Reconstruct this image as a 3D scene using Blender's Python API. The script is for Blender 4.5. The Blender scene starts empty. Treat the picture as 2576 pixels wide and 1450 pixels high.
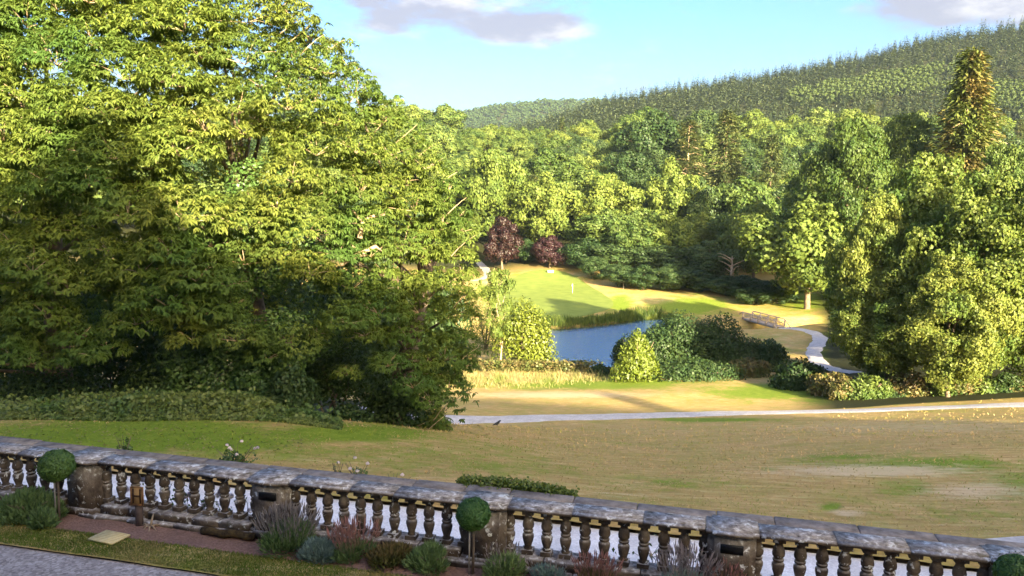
import bpy, math, random
import numpy as np
from mathutils import Matrix, Vector

# ------------------------------------------------------------------ camera, light, exposure
SC = bpy.context.scene
COL = SC.collection
F, CX, CY = 1944.0, 1288.0, 725.0            # focal length and centre of a 2576 x 1450 frame
PITCH, ROLL, CZ = math.radians(6.0), math.radians(1.0), 5.1
SUN_AZ, SUN_EL = math.radians(23.0), math.radians(16.0)   # sun stands behind the viewer's right shoulder

cam = bpy.data.cameras.new('camera'); camo = bpy.data.objects.new('camera', cam); COL.objects.link(camo)
cam.sensor_width = 36.0; cam.lens = 36.0 * F / 2576.0; cam.clip_end = 20000.0; cam.clip_start = 0.1
_up = Vector((0, math.sin(PITCH), math.cos(PITCH))); _fw = Vector((0, math.cos(PITCH), -math.sin(PITCH))); _rt = Vector((1, 0, 0))
_X = _rt * math.cos(ROLL) + _up * math.sin(ROLL); _Y = -_rt * math.sin(ROLL) + _up * math.cos(ROLL); _Z = -_fw
_m = Matrix((_X, _Y, _Z)).transposed().to_4x4(); _m.translation = Vector((0, 0, CZ))
camo.matrix_world = _m
SC.camera = camo

W = bpy.data.worlds.new('World'); SC.world = W; W.use_nodes = True
_n = W.node_tree.nodes; _l = W.node_tree.links; _n.clear()
wo = _n.new('ShaderNodeOutputWorld'); bg = _n.new('ShaderNodeBackground'); sky = _n.new('ShaderNodeTexSky')
sky.sky_type = 'NISHITA'; sky.sun_disc = False; sky.sun_elevation = SUN_EL
sky.sun_rotation = math.pi - SUN_AZ           # sun azimuth clockwise from +Y
sky.air_density = 1.0; sky.dust_density = 8.0; sky.ozone_density = 2.0; sky.altitude = 100
bg.inputs['Strength'].default_value = 0.067
_tc = _n.new('ShaderNodeTexCoord')
def wmath(op, a, b=None, clamp=False):
    k = _n.new('ShaderNodeMath'); k.operation = op; k.use_clamp = clamp
    for i, q in enumerate((a, b)):
        if q is None: continue
        if isinstance(q, (int, float)): k.inputs[i].default_value = q
        else: _l.new(q, k.inputs[i])
    return k.outputs[0]
def wramp(x, a, b):
    k = _n.new('ShaderNodeMapRange'); k.interpolation_type = 'SMOOTHSTEP'; k.inputs[1].default_value = a; k.inputs[2].default_value = b
    _l.new(x, k.inputs[0]); return k.outputs[0]
_sep = _n.new('ShaderNodeSeparateXYZ'); _l.new(_tc.outputs['Generated'], _sep.inputs[0])
_map = _n.new('ShaderNodeMapping'); _map.inputs['Scale'].default_value = (1, 1, 2.6); _l.new(_tc.outputs['Generated'], _map.inputs[0])
def wnoise(scale, det, rough, off):
    k = _n.new('ShaderNodeTexNoise'); k.inputs['Scale'].default_value = scale; k.inputs['Detail'].default_value = det; k.inputs['Roughness'].default_value = rough
    m = _n.new('ShaderNodeMapping'); m.inputs['Location'].default_value = off; _l.new(_map.outputs[0], m.inputs[0]); _l.new(m.outputs[0], k.inputs['Vector']); return k.outputs['Fac']
nz = wnoise(7.0, 8, 0.6, (3.1, 0.4, 1.7)); nbig = wnoise(1.6, 3, 0.5, (7.3, 2.2, 5.1)); nsh = wnoise(11.0, 6, 0.55, (1.3, 5.0, 0.4))
def cray(u, v):
    a, b = (u - CX) / F, -(v - CY) / F
    d = _X * a + _Y * b - _Z
    return d.normalized()
def blob(u, v, ru, rv):                       # a cloud bank that stands in one direction of the sky
    d = cray(u, v); r = cray(u + 60, v) - d; r.normalize(); q = d.cross(r)
    out = None
    for ax, s in ((r, ru / F), (q, rv / F)):
        k = _n.new('ShaderNodeVectorMath'); k.operation = 'DOT_PRODUCT'; _l.new(_tc.outputs['Generated'], k.inputs[0]); k.inputs[1].default_value = ax / s
        z = wmath('POWER', wmath('SUBTRACT', k.outputs['Value'], d.dot(ax) / s), 2.0)
        out = z if out is None else wmath('ADD', out, z)
    k = _n.new('ShaderNodeVectorMath'); k.operation = 'DOT_PRODUCT'; _l.new(_tc.outputs['Generated'], k.inputs[0]); k.inputs[1].default_value = d
    return wmath('MULTIPLY', wmath('SUBTRACT', 1.0, out), wmath('GREATER_THAN', k.outputs['Value'], 0.0), True)
banks = [blob(1090, -5, 430, 115), blob(1270, 65, 240, 60), blob(2500, 10, 330, 90), blob(-700, 30, 500, 120), blob(3500, 100, 600, 130), blob(1200, -700, 700, 200), blob(2600, -500, 500, 130), blob(100, -500, 500, 150)]
dens = banks[0]
for b in banks[1:]: dens = wmath('MAXIMUM', dens, b)
cl = wmath('ADD', wmath('MULTIPLY', dens, 1.05), wmath('MULTIPLY', wmath('SUBTRACT', nz, 0.5), 3.0))
gen = wmath('MULTIPLY', wramp(nbig, 0.44, 0.58), wmath('MULTIPLY', wramp(nz, 0.38, 0.55), wramp(_sep.outputs['Z'], 0.33, 0.5)))  # overhead cloud out of view, spread wider to lift the shade
cfac = wmath('MULTIPLY', wmath('MAXIMUM', wramp(cl, 0.18, 0.85), gen), 0.93)
ccol = _n.new('ShaderNodeMixRGB'); ccol.inputs[1].default_value = (.80, .80, .98, 1); ccol.inputs[2].default_value = (1.55, 1.50, 1.52, 1)
_l.new(wramp(nsh, 0.46, 0.70), ccol.inputs[0])
hs = _n.new('ShaderNodeHueSaturation'); hs.inputs['Saturation'].default_value = 1.5; hs.inputs['Value'].default_value = 1.0; hs.inputs['Hue'].default_value = 0.518
gam = _n.new('ShaderNodeGamma'); gam.inputs['Gamma'].default_value = 1.0; _l.new(sky.outputs[0], gam.inputs[0]); _l.new(gam.outputs[0], hs.inputs['Color'])
cm = _n.new('ShaderNodeMixRGB'); _l.new(cfac, cm.inputs[0]); _l.new(hs.outputs[0], cm.inputs[1]); _l.new(ccol.outputs[0], cm.inputs[2])
_l.new(cm.outputs[0], bg.inputs[0]); _l.new(bg.outputs[0], wo.inputs[0])

sl = bpy.data.lights.new('sun', 'SUN'); sl.energy = 2.9; sl.angle = math.radians(0.7); sl.color = (1.0, 0.85, 0.58)
so = bpy.data.objects.new('sun', sl); COL.objects.link(so); so.location = (60, -160, 60)
LDIR = Vector((-math.sin(SUN_AZ) * math.cos(SUN_EL), math.cos(SUN_AZ) * math.cos(SUN_EL), -math.sin(SUN_EL)))
so.rotation_euler = LDIR.to_track_quat('-Z', 'Y').to_euler()
vs = SC.view_settings; vs.view_transform = 'Standard'; vs.look = 'None'; vs.gamma = 1.0; vs.exposure = 3.35; vs.use_curve_mapping = False
cy = SC.cycles; cy.max_bounces = 7; cy.diffuse_bounces = 3; cy.glossy_bounces = 3; cy.transmission_bounces = 4; cy.transparent_max_bounces = 8; cy.use_denoising = True
cy.sample_clamp_indirect = 6.0; cy.caustics_reflective = False; cy.caustics_refractive = False

# ------------------------------------------------------------------ helpers
def ray(u, v):
    a, b = (u - CX) / F, -(v - CY) / F
    x = a * math.cos(ROLL) - b * math.sin(ROLL); y = a * math.sin(ROLL) + b * math.cos(ROLL)
    return np.array([x, math.cos(PITCH) + y * math.sin(PITCH), -math.sin(PITCH) + y * math.cos(PITCH)])
def at(u, v, d):
    k = ray(u, v); return k / k[1] * d + np.array([0, 0, CZ])
def onz(u, v, z):
    k = ray(u, v); return k * ((z - CZ) / k[2]) + np.array([0, 0, CZ])
_nn = math.hypot(1, .238); E_ = np.array([1, -.238]) / _nn; N_ = np.array([.238, 1]) / _nn; O_ = np.array([0, 10.4])
def ST(s, t, z=0.0):                         # terrace frame: s along the balustrade, t outwards from it
    q = O_ + E_ * s + N_ * t; return np.array([q[0], q[1], z])
ANG = math.atan2(E_[1], E_[0])
RNG = np.random.default_rng(7); random.seed(7)

def tag(o, label=None, cat=None, group=None, kind=None):
    if label: o['label'] = label
    if cat: o['category'] = cat
    if group: o['group'] = group
    if kind: o['kind'] = kind
    return o
def link(name, data, parent=None, loc=None, rz=None, sc=None):
    o = bpy.data.objects.new(name, data); COL.objects.link(o)
    if parent is not None: o.parent = parent
    if loc is not None: o.location = [float(q) for q in loc]
    if rz is not None: o.rotation_euler = (0, 0, float(rz))
    if sc is not None: o.scale = sc
    return o
def empty(name, loc=(0, 0, 0), rz=0.0, sc=(1, 1, 1)):
    o = link(name, None, None, loc, rz, sc); o.empty_display_size = 0.2; return o
def mk(name, V, Fa, mat=None, smooth=False):
    V = np.asarray(V, np.float32).reshape(-1, 3); me = bpy.data.meshes.new(name)
    if isinstance(Fa, np.ndarray):
        nf, k = Fa.shape; li = Fa.astype(np.int32).ravel(); ls = np.arange(0, nf * k, k, dtype=np.int32)
    else:
        nf = len(Fa); li = np.fromiter((i for f in Fa for i in f), np.int32); ls = np.cumsum([0] + [len(f) for f in Fa[:-1]]).astype(np.int32)
    me.vertices.add(len(V)); me.vertices.foreach_set('co', V.ravel())
    me.loops.add(len(li)); me.loops.foreach_set('vertex_index', li)
    me.polygons.add(nf); me.polygons.foreach_set('loop_start', ls)
    if smooth: me.polygons.foreach_set('use_smooth', np.ones(nf, bool))
    me.update(calc_edges=True); me.validate()
    if mat: me.materials.append(mat)
    return me
class MB:                                    # collects shapes for one mesh
    def __init__(self): self.v = []; self.f = []; self.n = 0
    def add(self, V, Fa):
        V = np.asarray(V, float).reshape(-1, 3); self.v.append(V)
        for f in Fa: self.f.append([int(i) + self.n for i in f])
        self.n += len(V); return self
    def box(self, lo, hi, ch=0.0):
        x0, y0, z0 = lo; x1, y1, z1 = hi
        if ch <= 0:
            V = [(x0,y0,z0),(x1,y0,z0),(x1,y1,z0),(x0,y1,z0),(x0,y0,z1),(x1,y0,z1),(x1,y1,z1),(x0,y1,z1)]
            return self.add(V, [(3,2,1,0),(4,5,6,7),(0,1,5,4),(1,2,6,5),(2,3,7,6),(3,0,4,7)])
        c = ch
        V = [(x0,y0,z0),(x1,y0,z0),(x1,y1,z0),(x0,y1,z0),(x0,y0,z1-c),(x1,y0,z1-c),(x1,y1,z1-c),(x0,y1,z1-c),(x0+c,y0+c,z1),(x1-c,y0+c,z1),(x1-c,y1-c,z1),(x0+c,y1-c,z1)]
        return self.add(V, [(3,2,1,0),(0,1,5,4),(1,2,6,5),(2,3,7,6),(3,0,4,7),(4,5,9,8),(5,6,10,9),(6,7,11,10),(7,4,8,11),(8,9,10,11)])
    def tube(self, P, R, n=7):
        P = np.asarray(P, float); k = len(P); R = np.broadcast_to(np.asarray(R, float), (k,))
        T = np.gradient(P, axis=0); T /= np.linalg.norm(T, axis=1)[:, None] + 1e-9
        a = np.array([1., 0, 0]) if abs(T[0][2]) > .7 else np.array([0., 0, 1.])
        V = []; th = np.linspace(0, 2 * np.pi, n, endpoint=False)
        for i in range(k):
            u = np.cross(T[i], a); u /= np.linalg.norm(u) + 1e-9; w = np.cross(T[i], u)
            V.append(P[i] + R[i] * (np.cos(th)[:, None] * u + np.sin(th)[:, None] * w))
        Fa = [(i*n+j, i*n+(j+1)%n, (i+1)*n+(j+1)%n, (i+1)*n+j) for i in range(k-1) for j in range(n)]
        Fa.append(tuple(range(n-1, -1, -1))); Fa.append(tuple((k-1)*n + j for j in range(n)))
        return self.add(np.concatenate(V), Fa)
    def lathe(self, prof, n=16, c=(0, 0, 0)):
        th = np.linspace(0, 2*np.pi, n, endpoint=False); V = [(c[0]+r*math.cos(t), c[1]+r*math.sin(t), c[2]+z) for r, z in prof for t in th]; k = len(prof)
        Fa = [(i*n+j, i*n+(j+1)%n, (i+1)*n+(j+1)%n, (i+1)*n+j) for i in range(k-1) for j in range(n)]
        Fa.append(tuple(range(n-1, -1, -1))); Fa.append(tuple((k-1)*n + j for j in range(n)))
        return self.add(V, Fa)
    def extrude(self, prof, x0, x1):         # prof in (y, z), extruded along x
        k = len(prof); V = [(x0, y, z) for y, z in prof] + [(x1, y, z) for y, z in prof]
        Fa = [(i, (i+1)%k, k+(i+1)%k, k+i) for i in range(k)]; Fa += [tuple(range(k-1, -1, -1)), tuple(range(k, 2*k))]
        return self.add(V, Fa)
    def mesh(self, name, mat=None, smooth=False): return mk(name, np.concatenate(self.v), self.f, mat, smooth)
    def obj(self, name, mat=None, parent=None, loc=None, rz=None, smooth=False): return link(name, self.mesh(name, mat, smooth), parent, loc, rz)
def unit(a): return a / (np.linalg.norm(a, axis=-1, keepdims=True) + 1e-9)
def rdir(n, g=None): return unit((g or RNG).normal(size=(n, 3)))

# leaf-shaped quads folded along the midrib
def leaf_verts(base, axis, nrm, L, Wd, fold=.25):
    side = unit(np.cross(axis, nrm)); L = np.asarray(L)[:, None]; Wd = np.asarray(Wd)[:, None]
    mid = base + axis * L * .45
    V = np.stack([base, mid + side*Wd*.5 + nrm*Wd*fold, base + axis*L - nrm*L*.08, mid - side*Wd*.5 + nrm*Wd*fold], 1)
    return V.reshape(-1, 3)
def qf(n): return np.arange(n * 4).reshape(-1, 4)
def leaf_cloud(P, out, L, Wd, g, jit=.7, droop=.3):
    n = len(P); nr = unit(out + jit * rdir(n, g)); ax = unit(np.cross(nr, rdir(n, g)) + np.array([0, 0, -droop])); nr = unit(nr - ax * (nr * ax).sum(1, keepdims=True))
    l = L * g.uniform(.7, 1.3, n); w = Wd * g.uniform(.7, 1.3, n)
    return leaf_verts(P - ax * l[:, None] * .5, ax, nr, l, w)

# ------------------------------------------------------------------ materials
def nodes(name):
    m = bpy.data.materials.new(name); m.use_nodes = True; t = m.node_tree; t.nodes.clear(); return m, t.nodes, t.links
def N(ns, typ, **kw):
    k = ns.new(typ)
    for a, b in kw.items(): setattr(k, a, b)
    return k
def noise(ns, ls, vec, scale, det=4, rough=.55, dist=0):
    k = ns.new('ShaderNodeTexNoise'); k.inputs['Scale'].default_value = scale; k.inputs['Detail'].default_value = det; k.inputs['Roughness'].default_value = rough; k.inputs['Distortion'].default_value = dist
    if vec is not None: ls.new(vec, k.inputs['Vector'])
    return k.outputs['Fac']
def ramp(ns, ls, x, stops):
    k = ns.new('ShaderNodeValToRGB'); e = k.color_ramp.elements
    e[0].position, e[0].color = stops[0][0], (*stops[0][1], 1); e[1].position, e[1].color = stops[-1][0], (*stops[-1][1], 1)
    for p, c in stops[1:-1]:
        q = e.new(p); q.color = (*c, 1)
    ls.new(x, k.inputs[0]); return k.outputs[0]
def mixc(ns, ls, f, a, b, typ='MIX'):
    k = ns.new('ShaderNodeMixRGB'); k.blend_type = typ
    for i, q in enumerate((f, a, b)):
        if isinstance(q, (int, float)): k.inputs[i].default_value = q
        elif isinstance(q, tuple): k.inputs[i].default_value = (*q, 1)
        else: ls.new(q, k.inputs[i])
    return k.outputs[0]
def maprange(ns, ls, x, a, b, c=0., d=1.):
    k = ns.new('ShaderNodeMapRange'); k.inputs[1].default_value = a; k.inputs[2].default_value = b; k.inputs[3].default_value = c; k.inputs[4].default_value = d; ls.new(x, k.inputs[0]); return k.outputs[0]
def pbsdf(ns, ls, col, rough=.7, spec=.3, bump=None, bs=.3, bd=.02):
    o = ns.new('ShaderNodeOutputMaterial'); b = ns.new('ShaderNodeBsdfPrincipled')
    if isinstance(col, tuple): b.inputs['Base Color'].default_value = (*col, 1)
    else: ls.new(col, b.inputs['Base Color'])
    if isinstance(rough, (int, float)): b.inputs['Roughness'].default_value = rough
    else: ls.new(rough, b.inputs['Roughness'])
    b.inputs['Specular IOR Level'].default_value = spec
    if bump is not None:
        k = ns.new('ShaderNodeBump'); k.inputs['Strength'].default_value = bs; k.inputs['Distance'].default_value = bd; ls.new(bump, k.inputs['Height']); ls.new(k.outputs[0], b.inputs['Normal'])
    ls.new(b.outputs[0], o.inputs[0]); return b, o
def leafmat(name, c1, c2, c3=None, trans=.35, gloss=.35, nscale=.5, objvar=.25):
    m, ns, ls = nodes(name); geo = ns.new('ShaderNodeNewGeometry'); tc = ns.new('ShaderNodeTexCoord'); oi = ns.new('ShaderNodeObjectInfo')
    col = mixc(ns, ls, geo.outputs['Random Per Island'], c1, c2)
    if c3: col = mixc(ns, ls, maprange(ns, ls, noise(ns, ls, tc.outputs['Object'], nscale, 3), .45, .62), col, c3)
    hv = ns.new('ShaderNodeHueSaturation'); ls.new(col, hv.inputs['Color'])
    ls.new(maprange(ns, ls, oi.outputs['Random'], 0, 1, 1 - objvar, 1 + objvar), hv.inputs['Value']); ls.new(maprange(ns, ls, oi.outputs['Random'], 0, 1, .515, .485), hv.inputs['Hue'])
    col = hv.outputs[0]
    b, o = pbsdf(ns, ls, col, .45, gloss)
    t = ns.new('ShaderNodeBsdfTranslucent'); ls.new(mixc(ns, ls, .5, col, (.20, .26, .02), 'MIX'), t.inputs['Color'])
    mx = ns.new('ShaderNodeMixShader'); mx.inputs[0].default_value = trans; ls.new(b.outputs[0], mx.inputs[1]); ls.new(t.outputs[0], mx.inputs[2]); ls.new(mx.outputs[0], o.inputs[0])
    return m
def simple(name, c1, c2, scale=6., rough=.8, bump=.3, bd=.02, spec=.3, det=5, lo=.35, hi=.65, coord='Object'):
    m, ns, ls = nodes(name); tc = ns.new('ShaderNodeTexCoord'); f = noise(ns, ls, tc.outputs[coord], scale, det, .6)
    col = mixc(ns, ls, maprange(ns, ls, f, lo, hi), c1, c2); pbsdf(ns, ls, col, rough, spec, f, bump, bd); return m

M = {}
M['cherry'] = leafmat('cherry_leaf', (.118, .170, .036), (.230, .270, .058), (.098, .170, .042), .48, .14, .25, .08)
M['ivy'] = leafmat('ivy_leaf', (.055, .110, .026), (.105, .175, .040), None, .2, .5, .6, .1)
M['mid'] = leafmat('broadleaf', (.095, .140, .034), (.145, .190, .046), (.075, .125, .032), .3, .15, .35, .3)
M['yellow'] = leafmat('yellow_green_leaf', (.125, .170, .036), (.185, .225, .050), (.105, .155, .038), .35, .12, .35, .2)
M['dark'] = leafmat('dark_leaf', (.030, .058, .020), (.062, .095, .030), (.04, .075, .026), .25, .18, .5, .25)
M['maple'] = leafmat('maple_leaf', (.105, .145, .030), (.205, .230, .055), (.080, .130, .030), .35, .14, .22, .15)
M['copper'] = leafmat('copper_leaf', (.018, .007, .010), (.042, .014, .015), (.028, .012, .014), .2, .35, .6, .2)
M['conifer'] = leafmat('conifer_needles', (.034, .055, .026), (.072, .090, .038), None, .12, .2, .5, .3)
M['fir'] = leafmat('fir_needles', (.080, .115, .028), (.135, .17, .042), (.165, .125, .046), .15, .1, .25, .05)
M['hillbroad'] = leafmat('hill_broadleaf', (.050, .080, .026), (.090, .120, .038), None, .2, .1, .5, .3)
M['cedar'] = leafmat('cedar_needles', (.065, .088, .030), (.115, .130, .045), (.050, .075, .03), .15, .2, .4, .15)
M['laurel'] = leafmat('laurel_leaf', (.115, .150, .016), (.185, .220, .026), None, .35, .5, .6, .1)
M['box'] = leafmat('box_leaf', (.055, .130, .024), (.11, .20, .036), None, .2, .4, 3, .1)
M['lavender'] = leafmat('lavender_leaf', (.13, .21, .07), (.23, .32, .12), None, .2, .2, 3, .2)
M['bluegrey'] = leafmat('blue_grey_leaf', (.17, .25, .22), (.26, .36, .30), None, .2, .2, 3, .1)
M['rusty'] = leafmat('rusty_leaf', (.12, .11, .035), (.20, .14, .06), (.10, .13, .035), .25, .2, .8, .2)
M['reed'] = leafmat('reed_blade', (.070, .100, .020), (.150, .170, .035), (.05, .085, .02), .3, .2, .5, .1)
M['strawgrass'] = leafmat('straw_grass', (.26, .22, .08), (.42, .33, .16), (.16, .20, .05), .3, .2, .55, .1)
M['lawnstraw'] = leafmat('dry_lawn_blade', (.45, .30, .11), (.66, .47, .22), (.36, .33, .075), .25, .1, .45, .05)
M['lawngreen'] = leafmat('green_lawn_blade', (.17, .245, .024), (.30, .35, .05), (.36, .33, .09), .25, .1, .5, .05)
M['groundivy'] = leafmat('ground_ivy_leaf', (.10, .135, .030), (.19, .215, .055), (.08, .13, .03), .25, .3, .7, .05)
M['grassblade'] = leafmat('grass_blade', (.13, .20, .022), (.22, .26, .035), (.28, .25, .07), .3, .2, .8, .1)
M['lavflower'] = leafmat('lavender_spike', (.25, .21, .20), (.34, .28, .27), None, .2, .1, 3, .1)
M['plume'] = leafmat('faded_plume', (.30, .17, .13), (.42, .20, .17), None, .2, .1, 3, .1)
M['white'] = leafmat('white_petal', (.80, .72, .70), (.85, .66, .66), None, .2, .3, 3, .05)
M['bark'] = simple('bark', (.10, .072, .048), (.22, .165, .11), 3.0, .9, .6, .04)
M['palebark'] = simple('pale_bark', (.30, .21, .12), (.45, .34, .22), 3.0, .9, .5, .03)
M['wood'] = simple('weathered_wood', (.38, .29, .22), (.58, .47, .38), 5.0, .8, .3, .01)
M['cane'] = simple('grey_cane', (.28, .24, .20), (.42, .38, .33), 9.0, .8, .3, .005)
# ------------------------------------------------------------------ terrain
POND_Z = -15.6
cps = []
def cpd(u, v, d): cps.append(at(u, v, d))
def cpz(u, v, z): cps.append(onz(u, v, z))
for a in [(0,1105,-1.15),(300,1150,-1.05),(600,1185,-1.0),(900,1215,-1.0),(1200,1240,-1.0),(0,1062,-1.4),(300,1060,-1.5),(500,1057,-1.5),(700,1056,-1.65),
          (860,1068,-1.9),(1000,1078,-2.3),(1090,1087,-2.75),(-400,1080,-1.2),(-500,1050,-1.4),(700,1110,-1.25),(1000,1130,-1.5),(1200,1150,-1.6),
          (1500,1150,-2.7),(1500,1220,-1.4),(2000,1255,-1.5),(2400,1325,-1.15),(2000,1165,-2.7),(2700,1300,-1.2),(1800,1195,-1.95),
          (2400,1205,-2.15),(2150,1195,-2.2),(2400,1140,-2.75),(2700,1140,-2.6),(2100,1138,-3.3),(2800,1180,-2.2)]: cpz(*a)
for a in [(1300,1112,28),(1200,1098,26),(1700,1100,38),(2000,1095,36),(2400,1085,37),(2800,1080,36),(1100,1068,56),(1400,1056,59),(1700,1047,60),(2100,1035,59),(2576,1024,56),(3000,1015,52),
          (1300,1075,46),(1600,1075,49),(1200,1035,62),(1500,1025,65),(1400,1000,71),(1200,985,76),(1300,972,81),(1650,995,71),(1800,966,80),(1950,962,82),(1700,980,76),(2000,1000,72),(2150,1010,67),
          (2300,1012,64),(2576,1005,61),(3000,1000,58),(1100,1000,70),(900,1010,60),(600,1010,48),(700,1030,36),(300,1030,36),(1250,935,92),(1460,928,97),(1700,935,92),(1900,940,90),(2100,950,84),(2300,975,74)]: cpd(*a)
for a in [(1350,803,-14.7),(1300,790,-14.5),(1440,738,-13.9),(1400,712,-13.2),(1300,712,-13.2),(1520,765,-14.4),(1240,750,-14.2),(1400,686,-11.6),(1330,684,-11.6),(1480,700,-12.2),(1560,730,-13.4),
          (1750,742,-13.3),(1660,742,-13.6),(1820,750,-13.6),(1780,795,-14.7),(1650,800,-14.8),(1840,775,-14.3),(1880,800,-14.6),(2000,828,-14.6),(2060,850,-14.6),(2040,890,-14.4),(2085,925,-14.1),(1950,850,-14.7),
          (1900,870,-14.9),(2030,777,-13.8),(2080,740,-12.5),(1960,760,-14.0),(2150,800,-13.5),(2300,850,-12.5),(2500,850,-11.5),(1215,700,-13.2),(1200,680,-12.5),(1100,720,-13.5)]: cpz(*a)
cps = np.array(cps)
far = []
def zfar1(y): return np.interp(y, [150, 190, 215, 260, 320, 400, 470, 540, 620], [-13.5, -12.2, -10.5, -4, 9, 27, 41, 44, 40])
for y in (215, 260, 330, 420):
    for q in np.linspace(-.55, .9, 9): far.append((q * y, y, zfar1(y) + (3 if y < 300 else 0) * max(0, q - .35) * 8))
for y in (20, 60, 110, 160):
    for q in (-1.1, -.8, 1.0, 1.3): far.append((q * y, y, np.interp(y, [20, 60, 110, 160], [-1.5, -9, -12, -12.5])))
cps = np.concatenate([cps, np.array(far)])
def tps_fit(P, lam=2e-4):
    X = P[:, :2] / 60.; n = len(X); r2 = ((X[:, None] - X[None]) ** 2).sum(-1); K = .5 * r2 * np.log(r2 + 1e-12) + lam * np.eye(n)
    Q = np.c_[np.ones(n), X]; A = np.block([[K, Q], [Q.T, np.zeros((3, 3))]])
    return X, np.linalg.solve(A, np.r_[P[:, 2], 0, 0, 0])
# distances are compressed so that near and far undulations fit one spline
def warp(x, y):
    k = np.maximum(y, 5.0); return np.stack([x / k * 60., 60. * np.log(k / 10.)], -1)
_wp = np.c_[warp(cps[:, 0], cps[:, 1]), cps[:, 2] / np.maximum(cps[:, 1], 10)]
TX, TW = tps_fit(_wp)
def tps(x, y):
    w = warp(x, y) / 60.; sh = w.shape[:-1]; w = w.reshape(-1, 2); out = np.empty(len(w))
    for i in range(0, len(w), 20000):
        q = w[i:i+20000]; r2 = ((q[:, None] - TX[None]) ** 2).sum(-1); out[i:i+20000] = (.5 * r2 * np.log(r2 + 1e-12)) @ TW[:-3] + TW[-3] + q @ TW[-2:]
    return out.reshape(sh) * np.maximum(y, 10)
def vnoise(x, y, s, seed=0):                 # smooth value noise
    x = np.asarray(x) / s; y = np.asarray(y) / s; xi = np.floor(x).astype(np.int64); yi = np.floor(y).astype(np.int64); fx = x - xi; fy = y - yi
    def h(a, b):
        k = (a * 374761393 + b * 668265263 + seed * 144269) & 0x7fffffff; k = ((k ^ (k >> 13)) * 1274126177) & 0x7fffffff; return ((k ^ (k >> 16)) & 0xffff) / 65535.
    fx = fx*fx*(3-2*fx); fy = fy*fy*(3-2*fy)
    return (h(xi,yi)*(1-fx)+h(xi+1,yi)*fx)*(1-fy) + (h(xi,yi+1)*(1-fx)+h(xi+1,yi+1)*fx)*fy
pond = np.array([onz(u, v, POND_Z)[:2] for u, v in [(1300,835),(1345,822),(1400,829),(1480,823),(1560,814),(1620,803),(1690,806),(1700,830),(1660,870),(1600,905),(1545,926),(1460,924),(1380,922),(1320,905),(1270,870)]])
def poly_sd(x, y, P):                        # signed distance, positive inside
    p = np.stack([x, y], -1); d = np.full(x.shape, 1e9); ins = np.zeros(x.shape, bool)
    for a, b in zip(P, np.roll(P, -1, 0)):
        e = b - a; w = p - a; t = np.clip((w @ e) / (e @ e), 0, 1); d = np.minimum(d, np.hypot(*(np.moveaxis(w - t[..., None] * e, -1, 0))))
        c = (a[1] > p[..., 1]) != (b[1] > p[..., 1]); xx = a[0] + (p[..., 1] - a[1]) * (b[0] - a[0]) / (b[1] - a[1] + 1e-12); ins ^= c & (p[..., 0] < xx)
    return np.where(ins, d, -d)
def line_d(x, y, P):
    p = np.stack([x, y], -1); d = np.full(x.shape, 1e9)
    for a, b in zip(P[:-1], P[1:]):
        e = b - a; w = p - a; t = np.clip((w @ e) / (e @ e), 0, 1); d = np.minimum(d, np.hypot(*(np.moveaxis(w - t[..., None] * e, -1, 0))))
    return d
DECK_Z = -14.35
BR0, BR1 = onz(1880, 800, DECK_Z), onz(1962, 822, DECK_Z)        # footbridge ends
_bm = (BR0 + BR1) / 2; _bd = (BR1 - BR0)[:2]; _bd = _bd / np.linalg.norm(_bd); _bn = np.array([-_bd[1], _bd[0]])
gully = np.array([pond[6], _bm[:2] - _bn * 9, _bm[:2], _bm[:2] + _bn * 10, _bm[:2] + _bn * 22 + _bd * 3])
def zhill(x, y):
    q = x / y * F + CX
    Ecr = np.interp(q, [300, 900, 1170, 1320, 1400, 1480, 1700, 2000, 2300, 2576, 3300], [.06, .07, .085, .108, .122, .138, .161, .186, .224, .251, .28]) - .0136
    base = zfar1(y); zc = 5.1 + Ecr * 1100; t = np.clip((y - 560) / 540., 0, 1); z = 40 + (zc - 40) * (t * .75 + .25 * t * t * (3 - 2 * t))
    z = np.where(y > 1100, zc - (y - 1100) * .10, z)
    E2 = np.interp(q, [300, 900, 1100, 1170, 1250, 1350, 1480, 1600, 2000], [.05, .09, .110, .122, .131, .137, .140, .134, .12]); z2 = 5.1 + E2 * 2500 - 12
    t2 = np.clip((y - 1500) / 1000., 0, 1); z3 = np.where(y > 2500, z2 - (y - 2500) * .12, -20 + (z2 + 20) * t2)
    return np.where(y < 560, base, np.where(y < 1400, z, np.maximum(z, z3)))
def ground_z(x, y):
    x = np.asarray(x, float); y = np.asarray(y, float); yy = np.maximum(y, 5.)
    z = tps(x, yy); w = np.clip((yy - 300) / 110., 0, 1); w = w * w * (3 - 2 * w)
    z = z * (1 - w) + (zhill(x, yy) + 4 * (vnoise(x, y, 60, 3) - .5)) * w if np.any(w > 0) else z
    z = z + .16 * (vnoise(x, y, 9, 1) - .5) * np.clip((yy - 16) / 15, 0, 1) + .10 * (vnoise(x, y, 3.5, 2) - .5) * np.clip((yy - 16) / 15, 0, 1)
    near = (yy > 80) & (yy < 220)
    if np.any(near):
        sd = poly_sd(x, y, pond); zp = POND_Z - np.clip(sd * .5, -.35, 1.2); k = np.clip((sd + 5) / 5, 0, 1); k = k * k * (3 - 2 * k)
        z = np.where(near, z * (1 - k) + np.minimum(zp, np.where(sd > 0, zp, z)) * k, z)
        gd = line_d(x, y, gully); k = np.clip(1.4 - gd / 3.0, 0, 1); k = k * k * (3 - 2 * k); z = np.where(near, z * (1 - k) + np.minimum(z, -16.8) * k, z)
    t = (x - O_[0]) * N_[0] + (y - O_[1]) * N_[1]; k = np.clip((t - 4.25) / 1.6, 0, 1)   # flat under the gravel walk
    return -1.02 * (1 - k) + z * k
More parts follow.
